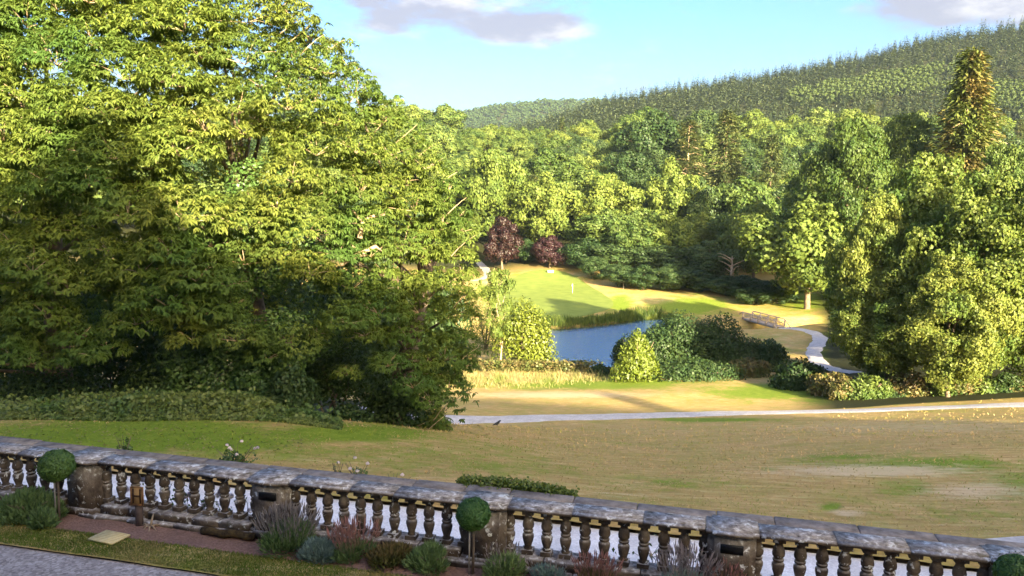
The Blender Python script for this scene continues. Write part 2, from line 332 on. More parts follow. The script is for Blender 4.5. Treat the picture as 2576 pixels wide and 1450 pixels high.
def gz(x, y): return float(ground_z(np.array([x]), np.array([y]))[0])
ROWS = np.concatenate([[4.0], np.geomspace(8.0, 520., 340), np.geomspace(530, 4200, 70)])
QS = np.tan(np.linspace(-.80, .82, 320))
yy, qq = np.meshgrid(ROWS, QS, indexing='ij'); xx = yy * qq
zz = ground_z(xx, yy)
nr, nc = xx.shape; idx = np.arange(nr * nc).reshape(nr, nc)
gf = np.stack([idx[:-1, :-1], idx[:-1, 1:], idx[1:, 1:], idx[1:, :-1]], -1).reshape(-1, 4)

# grass kinds on the ground: R lush green, G straw, B woodland floor
def blobs(lst):
    m = np.zeros(xx.shape)
    for (u0, v0, z0), (ru, rv), s in lst:
        c = onz(u0, v0, z0); k = np.exp(-(((UU - u0) / ru) ** 2 + ((VV - v0) / rv) ** 2)); m = np.maximum(m, s * k * (np.abs(yy - c[1]) < .35 * c[1] + 3))
    return m
P3 = np.stack([xx, yy, zz - CZ], -1); a_ = P3 @ np.array(_X); b_ = P3 @ np.array(_Y); c_ = -(P3 @ np.array(_Z)); c_ = np.maximum(c_, .1)
UU = CX + F * a_ / c_; VV = CY - F * b_ / c_
lush = blobs([((300,1100,-1.2),(560,60),.95),((1150,1180,-1.4),(260,34),.40),((1700,1215,-1.7),(160,16),.4),((2250,1290,-1.3),(120,12),.4),((850,1090,-1.7),(260,26),1.0),((1000,1140,-1.5),(300,40),.45),((2000,985,-12.8),(260,22),1.0),((2150,1005,-11.8),(160,15),1.0),((1800,1057,-11),(170,5),1.0),
              ((1450,965,-13.8),(330,16),1.0),((2350,1170,-2.4),(230,22),.75),((2100,1150,-3),(130,10),.6),((2560,1225,-2),(120,40),.6),((1380,695,-12),(120,12),.7),((1560,765,-14.4),(35,22),1.0),((1600,800,-14.7),(160,14),.7),
              ((1740,770,-14),(120,26),.95),((1240,730,-14),(60,30),.8),((2040,760,-13.5),(120,30),.8),((2300,1230,-1.6),(90,20),.55),((1930,1180,-2.4),(60,8),.6),((2090,1275,-1.4),(35,10),.9),((300,1160,-1),(300,20),.35),((1940,880,-14.6),(60,40),.5),((2080,880,-14.4),(40,50),.7),((2400,1290,-1.3),(150,20),.45)])
straw = blobs([((2200,1185,-2.2),(300,17),1.0),((2450,1235,-1.8),(160,25),.8),((1400,994,-12.6),(260,9),.9),((1440,690,-12),(90,9),.5),((1250,712,-13.3),(60,10),.8),((1650,755,-13.9),(80,12),.45),((2130,1292,-1.3),(45,9),1.0),((1980,855,-14.6),(60,25),.4),
               ((2300,1075,-5),(500,22),.5),((1650,1085,-7),(350,18),.3),((1560,1245,-1.2),(250,14),.35)])
sdp = poly_sd(xx, yy, pond)
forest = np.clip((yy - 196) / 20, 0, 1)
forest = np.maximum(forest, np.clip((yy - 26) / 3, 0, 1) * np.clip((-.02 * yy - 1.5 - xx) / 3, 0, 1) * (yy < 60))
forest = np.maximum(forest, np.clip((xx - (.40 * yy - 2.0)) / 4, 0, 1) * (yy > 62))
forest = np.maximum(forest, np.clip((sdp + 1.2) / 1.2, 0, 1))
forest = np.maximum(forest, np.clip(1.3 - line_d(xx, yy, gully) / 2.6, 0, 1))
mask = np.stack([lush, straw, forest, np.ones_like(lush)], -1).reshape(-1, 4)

m, ns, ls = nodes('lawn'); att = ns.new('ShaderNodeAttribute'); att.attribute_name = 'mask'; sep = ns.new('ShaderNodeSeparateColor'); ls.new(att.outputs['Color'], sep.inputs[0])
geo = ns.new('ShaderNodeNewGeometry'); pos = geo.outputs['Position']
n1 = noise(ns, ls, pos, .35, 5, .6); n2 = noise(ns, ls, pos, 2.2, 5, .65); n3 = noise(ns, ls, pos, 14., 4, .7)
mp = ns.new('ShaderNodeMapping'); mp.inputs['Scale'].default_value = (.9, 5., 5.); ls.new(pos, mp.inputs[0]); n4 = noise(ns, ls, mp.outputs[0], 1.0, 5, .7)
mm = lambda op, a, b: (lambda k: ([ls.new(q, k.inputs[i]) if not isinstance(q, (int, float)) else setattr(k.inputs[i], 'default_value', q) for i, q in enumerate((a, b))], k.outputs[0])[1])(N(ns, 'ShaderNodeMath', operation=op))
dry = ramp(ns, ls, n4, [(.25, (.29, .180, .062)), (.42, (.46, .295, .104)), (.58, (.57, .39, .150)), (.75, (.72, .54, .27))])
grn = ramp(ns, ls, n2, [(.3, (.140, .210, .018)), (.55, (.205, .275, .026)), (.75, (.29, .33, .05))])
f0 = maprange(ns, ls, mm('ADD', mm('MULTIPLY', n1, .55), mm('MULTIPLY', n2, .55)), .46, .66, 0, .9)
col = mixc(ns, ls, f0, dry, mixc(ns, ls, .45, dry, grn))
fl = maprange(ns, ls, mm('ADD', sep.outputs[0], mm('MULTIPLY', mm('SUBTRACT', mm('ADD', n1, n2), 1.0), 1.1)), .16, .62)
col = mixc(ns, ls, fl, col, grn)
fs = maprange(ns, ls, mm('ADD', sep.outputs[1], mm('MULTIPLY', mm('SUBTRACT', mm('ADD', n2, mm('MULTIPLY', n4, 1.5)), 1.25), .9)), .25, .8)
col = mixc(ns, ls, mm('MULTIPLY', fs, .85), col, mixc(ns, ls, n4, (.60, .43, .22), (.74, .56, .33)))
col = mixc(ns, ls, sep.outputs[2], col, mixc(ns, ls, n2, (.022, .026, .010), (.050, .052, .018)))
col = mixc(ns, ls, maprange(ns, ls, n3, .3, .7, .0, 1.), mixc(ns, ls, 1., col, (.88, .88, .88), 'MULTIPLY'), col)
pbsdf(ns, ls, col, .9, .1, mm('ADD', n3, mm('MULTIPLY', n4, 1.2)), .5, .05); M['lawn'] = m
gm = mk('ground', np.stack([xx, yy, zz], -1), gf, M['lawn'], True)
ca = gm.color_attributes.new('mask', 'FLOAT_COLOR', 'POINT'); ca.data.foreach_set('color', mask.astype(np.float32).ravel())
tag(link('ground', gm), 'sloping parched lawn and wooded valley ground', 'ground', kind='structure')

def gravelmat(name, c1, c2, scale, bd=.01):
    m, ns, ls = nodes(name); geo = ns.new('ShaderNodeNewGeometry'); v = ns.new('ShaderNodeTexVoronoi'); v.inputs['Scale'].default_value = scale; ls.new(geo.outputs['Position'], v.inputs['Vector'])
    n = noise(ns, ls, geo.outputs['Position'], 1.3, 5, .65); col = mixc(ns, ls, v.outputs['Color'], c1, c2); col = mixc(ns, ls, maprange(ns, ls, n, .4, .65, 0, .45), col, mixc(ns, ls, .5, c1, (.1, .08, .06)))
    pbsdf(ns, ls, col, .9, .2, v.outputs['Distance'], .7, bd); return m
M['gravel'] = gravelmat('white_gravel', (.70, .65, .60), (.96, .92, .87), 32.)
M['cart'] = gravelmat('cart_path_gravel', (.46, .42, .385), (.66, .61, .565), 9., .01)
M['chippings'] = gravelmat('grey_chippings', (.19, .155, .125), (.60, .51, .43), 26., .012)
M['soil'] = gravelmat('bare_soil', (.22, .12, .08), (.36, .21, .15), 30., .02)
M['sandpath'] = gravelmat('pale_path', (.40, .35, .28), (.55, .48, .40), 5., .01)

def ribbon(name, pts, width, mat, label, lift=.05, cat='path', step=.8):
    P = np.array(pts, float)[:, :2]; s = np.r_[0, np.cumsum(np.linalg.norm(np.diff(P, axis=0), axis=1))]; q = np.arange(0, s[-1] + step * .5, step)
    # smooth centre line
    X = np.interp(q, s, P[:, 0]); Y = np.interp(q, s, P[:, 1]); ker = np.hanning(9); ker /= ker.sum()
    X = np.convolve(np.pad(X, 4, 'reflect', reflect_type='odd'), ker, 'valid'); Y = np.convolve(np.pad(Y, 4, 'reflect', reflect_type='odd'), ker, 'valid')
    T = unit(np.stack([np.gradient(X), np.gradient(Y)], -1)); Nn = np.stack([-T[:, 1], T[:, 0]], -1); V = []; k = 7
    Wd = np.interp(q, s, width) if np.ndim(width) else np.full(len(q), width)
    for j in range(k):
        w = (j / (k - 1) - .5) * Wd + ((.55 * (vnoise(q, q * 0 + j, 1.9, 5) - .5) + .3 * (vnoise(q, q * 0 + j, .7, 6) - .5)) if j in (0, k - 1) else 0)
        x = X + Nn[:, 0] * w; y = Y + Nn[:, 1] * w; V.append(np.stack([x, y, ground_z(x, y) + lift * (1 if 0 < j < k - 1 else -.3)], -1))
    V = np.stack(V, 1); n = len(q); i = np.arange(n * k).reshape(n, k); f = np.stack([i[:-1, :-1], i[1:, :-1], i[1:, 1:], i[:-1, 1:]], -1).reshape(-1, 4)
    return tag(link(name, mk(name, V, f[:, ::-1], mat, True)), label, cat, kind='structure')
ribbon('cart_path', [at(900,1068,56), at(1100,1063,58), at(1400,1055,60), at(1700,1046,61), at(2100,1034,60), at(2350,1028,58.5), at(2600,1022,57), at(3000,1012,53)], 3.3, M['cart'], 'pale gravel cart path crossing the dry lawn', .06)
ribbon('footpath', [BR1 + np.r_[_bd * -.3, 0], onz(2000,828,-14.6), onz(2045,838,-14.6), onz(2066,850,-14.6), onz(2058,868,-14.5), onz(2043,888,-14.4), onz(2058,912,-14.2), onz(2095,932,-14.0), onz(2160,950,-13.6)], 2.3, M['cart'], 'curved grey footpath leading from the footbridge', .05, step=.5)
ribbon('footpath', [onz(1185,706,-13.3), onz(1212,704,-13.3), onz(1228,695,-13.1), onz(1222,682,-12.6), onz(1205,672,-12.3)], 2.2, M['sandpath'], 'short pale path bending beside the putting green', .06)
# putting green
pg = np.array([onz(u, v, -14.1)[:2] for u, v in [(1235,745),(1262,720),(1310,709),(1370,706),(1425,710),(1470,724),(1510,740),(1540,754),(1546,766),(1520,778),(1470,788),(1410,797),(1345,803),(1275,800),(1240,775)]])
def sheet(name, P, mat, label, lift, cat, z=None, rings=14):
    s = np.r_[0, np.cumsum(np.linalg.norm(np.diff(np.r_[P, P[:1]], axis=0), axis=1))]; q = np.linspace(0, s[-1], 97)[:-1]; Pc = np.r_[P, P[:1]]
    B = np.stack([np.interp(q, s, Pc[:, i]) for i in (0, 1)], -1); ker = np.hanning(9); ker /= ker.sum(); B = np.stack([np.convolve(np.pad(B[:, i], 4, 'wrap'), ker, 'valid') for i in (0, 1)], -1)
    c = B.mean(0); V = [[*c]]; n = len(B)
    for r in range(1, rings + 1): V += list(c + (B - c) * r / rings)
    V = np.array(V); zz_ = ground_z(V[:, 0], V[:, 1]) + lift if z is None else np.full(len(V), z)
    Fa = [(0, 1 + j, 1 + (j + 1) % n) for j in range(n)] + [(1+(r-1)*n+j, 1+r*n+j, 1+r*n+(j+1)%n, 1+(r-1)*n+(j+1)%n) for r in range(1, rings) for j in range(n)]
    return tag(link(name, mk(name, np.c_[V, zz_], Fa, mat, True)), label, cat, kind='structure')
M['green'] = simple('putting_turf', (.150, .200, .040), (.200, .245, .050), .5, .85, .15, .01, .1, coord='Object')
sheet('putting_green', pg, M['green'], 'smooth mown putting green beside the pond', .07, 'green')
# pond
m, ns, ls = nodes('pond_water'); geo = ns.new('ShaderNodeNewGeometry'); n = noise(ns, ls, geo.outputs['Position'], 1.6, 4, .6)
b, o = pbsdf(ns, ls, (.012, .022, .030), .04, .5, n, 1.0, .30); b.inputs['IOR'].default_value = 1.33
bp = [k for k in ns if k.type == 'BUMP'][0]; gl = ns.new('ShaderNodeBsdfGlossy'); gl.inputs['Roughness'].default_value = .05; gl.inputs['Color'].default_value = (.66, .84, 1, 1); ls.new(bp.outputs[0], gl.inputs['Normal']); mx = ns.new('ShaderNodeMixShader'); mx.inputs[0].default_value = .75; ls.new(b.outputs[0], mx.inputs[1]); ls.new(gl.outputs[0], mx.inputs[2]); ls.new(mx.outputs[0], o.inputs[0]); M['water'] = m  # strong blue-tinted gloss paints in the blue of the sky reflection
sheet('pond_water', pond, M['water'], 'still pond with a blue-tinted sky reflection', 0, 'pond', z=POND_Z, rings=4)

# terrace behind the balustrade, gravel walk and grass verge beyond it
def strip(name, s0, s1, t0, t1, z0, z1, mat, label, cat, n=60, bumpy=0.):
    V = []; k = 9
    for i in range(n + 1):
        for j in range(k):
            s = s0 + (s1 - s0) * i / n; t = t0 + (t1 - t0) * j / (k - 1)
            p = ST(s, t, z1 if 0 < j < k - 1 else z1 - .012); p[2] += bumpy * (vnoise(p[0], p[1], .35, 9) - .5); V.append(p)
    a = np.arange((n + 1) * k).reshape(n + 1, k); f = np.stack([a[:-1, :-1], a[1:, :-1], a[1:, 1:], a[:-1, 1:]], -1).reshape(-1, 4)
    return tag(link(name, mk(name, V, f, mat, True)), label, cat, kind='structure')
tb = MB(); tb.box((-70, -60, -1.6), (95, .40, -.03)); M['rubble'] = simple('rubble_stone', (.07, .06, .05), (.16, .14, .12), 5., .9, .6, .03)
tag(tb.obj('terrace_ground', M['rubble'], None, (*O_, 0), ANG), 'stone built terrace under the balustrade', 'terrace', kind='structure')
strip('gravel_path', -14, 14, -9.0, -1.18, 0, 0.0, M['chippings'], 'dark grey chippings path beside the narrow grass strip', 'path', 120, .01)
strip('grass_strip', -14, 14, -1.20, -.56, 0, 0.03, M['lawn'], 'narrow green grass strip edging the flower bed', 'lawn', 200, .02)
strip('soil_bed', -14, 14, -.58, .06, 0, 0.015, M['soil'], 'bare brown soil bed along the balustrade foot', 'flower bed', 260, .05)
strip('gravel_path', -22, 22, .38, 3.92, 0, -.9, M['gravel'], 'pale gravel walk beyond the balustrade', 'path', 60, .015)
strip('grass_verge', -22, 22, 3.86, 4.14, 0, -.80, M['lawn'], 'thin strip of grass between gravel walk and low stone edge', 'lawn', 160, .06)
gp = [onz(u, v, -1.0)[:2] for u, v in [(2380,1372),(2480,1360),(2576,1352),(2700,1350),(2720,1400),(2500,1400)]]
sheet('gravel_patch', np.array(gp), M['cart'], 'small patch of grey gravel beyond the low stone edge', .03, 'path', rings=6)
# ------------------------------------------------------------------ balustrade
m, ns, ls = nodes('lichen_stone'); tc = ns.new('ShaderNodeTexCoord'); geo = ns.new('ShaderNodeNewGeometry'); oi = ns.new('ShaderNodeObjectInfo')
pos = geo.outputs['Position']; a1 = noise(ns, ls, pos, 3., 6, .65); a2 = noise(ns, ls, pos, 11., 5, .6, .4); a3 = noise(ns, ls, pos, 34., 3, .6)
col = ramp(ns, ls, a1, [(.28, (.028, .020, .015)), (.46, (.085, .062, .044)), (.62, (.17, .13, .09)), (.8, (.28, .22, .15))])
sx = ns.new('ShaderNodeSeparateXYZ'); ls.new(geo.outputs['Normal'], sx.inputs[0])
top = maprange(ns, ls, sx.outputs['Z'], .25, .8)      # flat tops grow grey crustose lichen
col = mixc(ns, ls, top, col, ramp(ns, ls, a2, [(.3, (.11, .092, .076)), (.45, (.29, .25, .21)), (.58, (.46, .41, .355)), (.66, (.82, .77, .69))]))
lic = maprange(ns, ls, a2, .60, .66); col = mixc(ns, ls, lic, col, (.66, .65, .60))
mos = maprange(ns, ls, noise(ns, ls, pos, 5., 4, .6), .60, .70, 0, .7); col = mixc(ns, ls, mos, col, (.075, .062, .028))
pbsdf(ns, ls, col, .92, .15, a3, .8, .012); M['stone'] = m
M['kerb'] = simple('buff_stone', (.13, .105, .085), (.30, .25, .205), 4., .9, .5, .02)
M['black'] = simple('black_metal', (.006, .006, .007), (.012, .012, .014), 8., .35, .1, .005)

bal = tag(empty('balustrade', ST(0, 0), ANG), 'weathered lichen-spotted stone balustrade with bulbous balusters along the terrace', 'balustrade')
SP, BAY, S0 = .2700, 3.374, -.02
prof = [(.062, .055), (.066, .07), (.05, .085), (.058, .115), (.074, .16), (.086, .21), (.086, .24), (.07, .262), (.054, .27), (.056, .278), (.075, .284), (.077, .295), (.075, .306), (.056, .312), (.06, .322), (.082, .345), (.087, .375), (.078, .42), (.058, .465), (.048, .488), (.05, .494), (.066, .50), (.066, .516), (.05, .522)]
bm_ = MB(); bm_.box((-.085, -.085, 0), (.085, .085, .056)); bm_.lathe(prof, 18); bm_.box((-.085, -.085, .521), (.085, .085, .572))
balm = bm_.mesh('baluster', M['stone'], False)
for p in balm.polygons: p.use_smooth = len(p.vertices) == 4 and abs(p.normal.z) < .985 and .056 < p.center.z < .522
for b in range(-2, 4):
    for k in range(11):
        s = S0 + (b - 1) * BAY + k * SP
        if s < -12.2 or s > 8.5: continue
        o = link('baluster', balm, bal, (s, .21, .215), RNG.uniform(-.05, .05), (.95, .95, 1.105)); o.rotation_euler = (RNG.normal(0, .008), RNG.normal(0, .008), RNG.uniform(-.06, .06))
cprof = [(.10, .785), (.10, .82), (.035, .828), (.006, .85), (0, .875), (.006, .905), (.03, .928), (.055, .932), (.058, .922), (.072, .922), (.075, .95), (.345, .95), (.348, .922), (.362, .922), (.365, .932), (.39, .928), (.414, .905), (.42, .875), (.414, .85), (.385, .828), (.32, .82), (.32, .785)]
cprof = [(y, .95 - (.95 - z) * .60) for y, z in cprof]
piers = [S0 + (b - 1) * BAY - (BAY - 10 * SP) / 2 for b in range(-3, 5)]
for i, pc in enumerate(piers):
    q = MB(); q.box((-.31, .075, .0), (.31, .345, .846)); q.box((-.225, .0, .0), (.225, .42, .845)); q.box((-.34, .05, 0), (.34, .37, .13)); q.box((-.255, -.03, 0), (.255, .45, .14), .02)
    p = q.obj('pier', M['stone'], bal, (pc, 0, 0))
    q = MB(); q.extrude([(y - .05 if y < .2 else y + .05, z + .002) for y, z in cprof], -.335, .335); q.extrude([(y - .10 if y < .2 else y + .10, z + .005) for y, z in cprof], -.255, .255)
    cpo = q.obj('pier_cap', M['stone'], p)
    if i in (3, 5):
        q = MB(); q.box((-.145, -.022, .635), (.145, .002, .755), .004); q.box((-.13, -.030, .73), (.13, -.020, .747)); q.obj('lamp_box', M['black'], p)
for a, b in zip(piers[:-1], piers[1:]):
    x0, x1 = a + .338, b - .338; cuts = [x0, x0 + (x1 - x0) * RNG.uniform(.28, .38), x0 + (x1 - x0) * RNG.uniform(.6, .72), x1]
    for c0, c1 in zip(cuts[:-1], cuts[1:]):
        q = MB(); q.extrude(cprof, c0 + .004, c1 - .004); o = q.obj('coping_stone', M['stone'], bal, (0, 0, RNG.uniform(-.006, .002))); o.rotation_euler = (RNG.normal(0, .006), RNG.normal(0, .0012), 0)
    x = a + .345
    while x < b - .36:
        w = min(RNG.uniform(.35, .85), b - .345 - x); h = .205 + RNG.uniform(-.015, .012); q = MB(); q.box((x + .005, .03 + RNG.uniform(-.015, .015), .075), (x + w - .005, .40, h), .012); q.obj('plinth_stone', M['stone'], bal); x += w
    x = a - .02
    while x < b - .3:
        w = RNG.uniform(.5, 1.0); q = MB(); q.box((x + .01, -.05 + RNG.uniform(-.03, .02), -.05), (x + w, .42, .075 + RNG.uniform(-.02, .02)), .015); q.obj('footing_stone', M['stone'], bal); x += w
# low stone edge across the gravel walk
ke = tag(empty('stone_edging', ST(0, 4.0), ANG), 'low buff stone edging between the gravel walk and the lawn', 'edging')
x = -20.
while x < 20:
    w = RNG.uniform(.8, 1.5); q = MB(); q.box((x + .006, .08, -.65), (x + w - .006, .46 + RNG.uniform(-.02, .02), -.52 + RNG.uniform(-.02, .015)), .02); q.box((x, .11, -1.3), (x + w, .43, -.65)); q.obj('edging_stone', M['kerb'], ke); x += w

# ------------------------------------------------------------------ plants along the balustrade
def put(name, V, mat, parent=None, loc=None, kind='stuff'):
    o = link(name, mk(name, V, qf(len(V) // 4), mat), parent, loc)
    if kind: o['kind'] = kind
    return o
def bush_pts(n, rx, ry, rz, lumps, g):
    c = rdir(lumps, g); c[:, 2] = np.abs(c[:, 2]); c *= g.uniform(.35, .72, (lumps, 1)); k = g.integers(0, lumps, n); d = rdir(n, g); d[:, 2] = np.where(g.random(n) < .8, np.abs(d[:, 2]), d[:, 2])
    P = c[k] + d * g.uniform(.30, .46, (n, 1)); P[:, 2] = np.maximum(P[:, 2], .02); out = unit(P + d * .6); return P * np.array([rx, ry, rz]), out
def topiary(s, t, zc, r, label):
    o = tag(empty('box_ball_tree', ST(s, t)), label, 'topiary', 'clipped box ball standards along the balustrade'); g = np.random.default_rng(int(abs(s * 100)))
    d = rdir(6500, g); P = d * (r * (1 - .10 * g.random((6500, 1)) ** 2 + .045 * np.sin(d[:, :1] * 7 + s) * np.sin(d[:, 2:] * 8) + .13 * (g.random((6500, 1)) > .985))) * [1, 1, .94] + [0, 0, zc]
    V = leaf_cloud(P, d, r * .14, r * .085, g, .55, 0); put('crown', V, M['box'], o)
    q = MB(); th = np.linspace(0, 1, 6)
    q.lathe([(r * .1, -.8 * r), (r * .7, -.6 * r), (r * .86, 0), (r * .7, .6 * r), (.1 * r, .8 * r)], 14, (0, 0, zc)); q.obj('inner_twigs', M['dark'], o)
    q = MB(); q.tube([(0, 0, 0), (.01, 0, zc * .5), (-.005, 0, zc)], [.022, .018, .016]); q.obj('stem', M['bark'], o)
    q = MB(); q.tube([(-.05, .0, 0), (-.05, 0, zc - .25), (-.048, 0, zc - r * .5)], .013, 6); q.obj('cane', M['cane'], o); return o
topiary(-7.24, -.30, .93, .262, 'clipped box ball on a pale stem beside the leafy green catmint')
topiary(-.44, -.22, .87, .235, 'clipped box ball on twin thin stems standing before a pier between lavender clumps')
topiary(6.26, -.16, .86, .235, 'clipped box ball at the bare end of the balustrade without a plant beneath it')

def spiky(name, s, t, rx, h, n, mleaf, label, cat, flower=None, nf=0, fh=.25, w=.014, seed=1, group=None, L=.09):
    g = np.random.default_rng(seed); o = tag(empty(name, ST(s, t, .02)), label, cat, group)
    P, out = bush_pts(n, rx, rx * .75, h, 16, g); ax = unit(out + [0, 0, .9] + .5 * rdir(n, g)); nr = unit(np.cross(ax, rdir(n, g))); l = L * g.uniform(.7, 1.5, n)
    put('foliage', leaf_verts(P, ax, nr, l, np.full(n, w) * g.uniform(.8, 1.4, n)), mleaf, o)
    q = MB()
    for k in range(9):
        a = g.uniform(0, 6.28); q.tube([(0, 0, 0), (.4 * rx * math.cos(a), .4 * rx * math.sin(a), h * .5), (.7 * rx * math.cos(a), .6 * rx * math.sin(a), h * .75)], [.012, .008, .004], 5)
    q.obj('stems', M['bark'], o).name = 'stem'
    if flower:
        a = g.uniform(0, 6.28, nf); r = np.sqrt(g.random(nf)); B = np.stack([r * rx * .8 * np.cos(a), r * rx * .6 * np.sin(a), h * (.55 + .4 * (1 - r * r))], -1); ax = unit(np.stack([np.cos(a) * r * .45, np.sin(a) * r * .45, np.ones(nf)], -1) + .12 * rdir(nf, g)); nr = unit(np.cross(ax, rdir(nf, g)))
        l = fh * g.uniform(.6, 1.2, nf); V1 = leaf_verts(B, ax, nr, l, np.full(nf, .006), .1); V2 = leaf_verts(B + ax * l[:, None] * .75, ax, nr, l * .4, np.full(nf, .020), .3); V3 = leaf_verts(B + ax * l[:, None] * .75, ax, np.cross(ax, nr), l * .4, np.full(nf, .020), .3)
        put('flower_spikes', np.concatenate([V1, V2, V3]), flower, o).name = 'flower_spike'
    return o
spiky('lavender', -3.22, -.30, .46, .40, 5200, M['lavender'], 'large rounded lavender with faded mauve spikes before the pier with a black box', 'lavender', M['lavflower'], 260, .30, seed=2)
spiky('catmint', -7.75, -.34, .50, .44, 4200, M['lavender'], 'leafy green catmint clump spilling over the soil beside a box ball', 'shrub', None, w=.035, seed=3)
spiky('catmint', -7.35, -.55, .25, .22, 1200, M['lavender'], 'small low catmint sprawling onto the grass strip edge', 'shrub', None, w=.035, seed=33)
spiky('santolina', -2.68, -.42, .26, .24, 2600, M['bluegrey'], 'small blue-grey santolina tuft beside the large lavender', 'shrub', None, w=.012, seed=4)
spiky('astilbe', -2.20, -.28, .32, .24, 1500, M['lavender'], 'green clump with upright reddish dead stems and a pink feathery head', 'plant', M['plume'], 170, .32, seed=5)
spiky('low_shrub', -1.62, -.30, .38, .22, 2400, M['rusty'], 'dry brownish low shrub between green clumps at the wall foot', 'shrub', None, w=.03, seed=6)
spiky('lavender', -1.02, -.26, .34, .33, 2800, M['lavender'], 'upright fresh green lavender beside the twin stemmed box ball', 'lavender', None, seed=7, w=.018)
spiky('lavender', .02, -.20, .34, .28, 2600, M['lavender'], 'soft green lavender on the other side of the twin stemmed box ball', 'lavender', M['lavflower'], 40, .2, seed=8)
spiky('santolina', .62, -.22, .30, .17, 2200, M['bluegrey'], 'silvery blue-grey clump low at the balustrade foot', 'shrub', M['lavflower'], 30, .18, seed=9)
spiky('astilbe', 1.28, -.22, .30, .20, 900, M['rusty'], 'patch of upright red-brown dead stems below the balusters', 'plant', M['plume'], 150, .25, seed=10)
spiky('lavender', 2.45, -.16, .42, .34, 1700, M['bluegrey'], 'grey lavender with thin mauve spikes beside the second pier with a black box', 'lavender', M['lavflower'], 190, .34, seed=11)
spiky('astilbe', 2.95, -.14, .20, .34, 300, M['rusty'], 'pink feathery head before the second pier with a black box', 'plant', M['plume'], 60, .22, seed=12)
# roses beyond the low edging and climbing plants among the balusters
def rose(s, t, z, h, rx, nl, nfl, label, seed, col='white', cat='rose bush', group=None):
    g = np.random.default_rng(seed); o = tag(empty('rose_bush', ST(s, t, z)), label, cat, group); P, out = bush_pts(nl, rx, rx * .7, h, 10, g)
    put('foliage', leaf_cloud(P, out, .075, .05, g, .8, .2), M['ivy'], o); q = MB()
    for k in range(7):
        a = g.uniform(0, 6.28); q.tube([(0, 0, -.25), (.3 * rx * math.cos(a), .3 * rx * math.sin(a), h * .5), (.8 * rx * math.cos(a), .6 * rx * math.sin(a), h)], [.012, .008, .004], 5)
    q.obj('stem', M['bark'], o)
    for k in range(nfl):
        a = g.uniform(0, 6.28); c = np.array([rx * g.uniform(.2, 1) * math.cos(a), rx * .6 * math.sin(a), h * g.uniform(.75, 1.15)]); d = rdir(26, g); d[:, 2] = np.abs(d[:, 2]); put('flower', leaf_cloud(c + d * .025, d, .05, .045, g, .3, 0), M[col], o, kind=None)
    return o
rose(-10.3, 4.75, -.95, .62, .22, 260, 0, 'small green sapling standing in grass behind the low stone edging', 21, cat='shrub')
rose(-7.35, 4.72, -.9, .55, .55, 500, 7, 'rose bush with several small white blooms behind the stone edging', 22)
rose(-4.9, 4.7, -.95, .5, .14, 60, 1, 'single tall rose with one pink-white bloom', 23)
rose(-4.45, 4.7, -.95, .55, .32, 150, 4, 'sparse rose with four pale blooms on thin stems', 24)
rose(-3.6, 4.66, -.95, .34, .45, 220, 1, 'low straggling rose with few leaves by the edging', 25)
g = np.random.default_rng(31); n = 5200; P = np.stack([g.uniform(-2.15, .30, n), 4.62 + g.normal(0, .10, n), np.zeros(n)], -1); P[:, 2] = -.78 + .38 * np.abs(g.random(n)) * (1 - .35 * ((P[:, 0] + 1.2) / 1.6) ** 2)
Pw = np.array([ST(a, b, c) for a, b, c in P]); o = tag(empty('ivy_hedge', ST(-1, 4.6, -1)), 'low strip of glossy yellow-green hedge along the stone edging', 'hedge')
put('foliage', leaf_cloud(Pw - ST(-1, 4.6, -1), np.tile([0, -.3, 1.], (n, 1)), .075, .05, g, .9, .1), M['laurel'], o)
q = MB()
for k in range(12):
    a = ST(-2.1 + k * .2, 4.62, -1.1) - ST(-1, 4.6, -1); q.tube([a, a + [0, 0, .3], a + [.05, .02, .5]], [.015, .012, .006], 5)
q.obj('stem', M['bark'], o)
def climber(s0, s1, n, nfl, label, seed, z1=.62):
    g = np.random.default_rng(seed); o = tag(empty('climbing_rose', ST((s0+s1)/2, .5, -.9)), label, 'climber'); c0 = ST((s0+s1)/2, .5, -.9)
    q = MB(); L_ = []
    for k in range(int(6 + (s1 - s0) * 3)):
        a = g.uniform(s0, s1); b = a + g.uniform(-.5, .5); zt = g.uniform(.28, z1); P = [ST(a, .62, -.85) - c0, ST((a+b)/2, .5, -.1) - c0, ST(b, .44, zt*.6) - c0, ST(b + g.uniform(-.2, .2), .33, zt) - c0]; q.tube(P, [.009, .007, .005, .003], 4)
        for w in g.random(n): L_.append(P[1] + (P[2] - P[1]) * w if w < .4 else P[2] + (P[3] - P[2]) * (w - .4) / .6)
    L_ = np.array(L_) + g.normal(0, .07, (len(L_), 3)); put('foliage', leaf_cloud(L_, rdir(len(L_), g), .06, .045, g, 1., .2), M['ivy'], o); q.obj('stem', M['bark'], o)
    for k in range(nfl):
        c = ST(g.uniform(s0, s1), .40 + g.uniform(0, .1), g.uniform(.2, z1 * .9)) - c0; d = rdir(20, g); put('flower', leaf_cloud(c + d * .03, d, .06, .05, g, .3, 0), M['white'], o, kind=None)
climber(-6.6, -3.9, 14, 26, 'white-flowered climber weaving between the balusters near the hydrant sign', 41)
climber(.9, 2.6, 9, 0, 'thin leafy climber trailing across the balusters beside the dead stems', 42, .5)

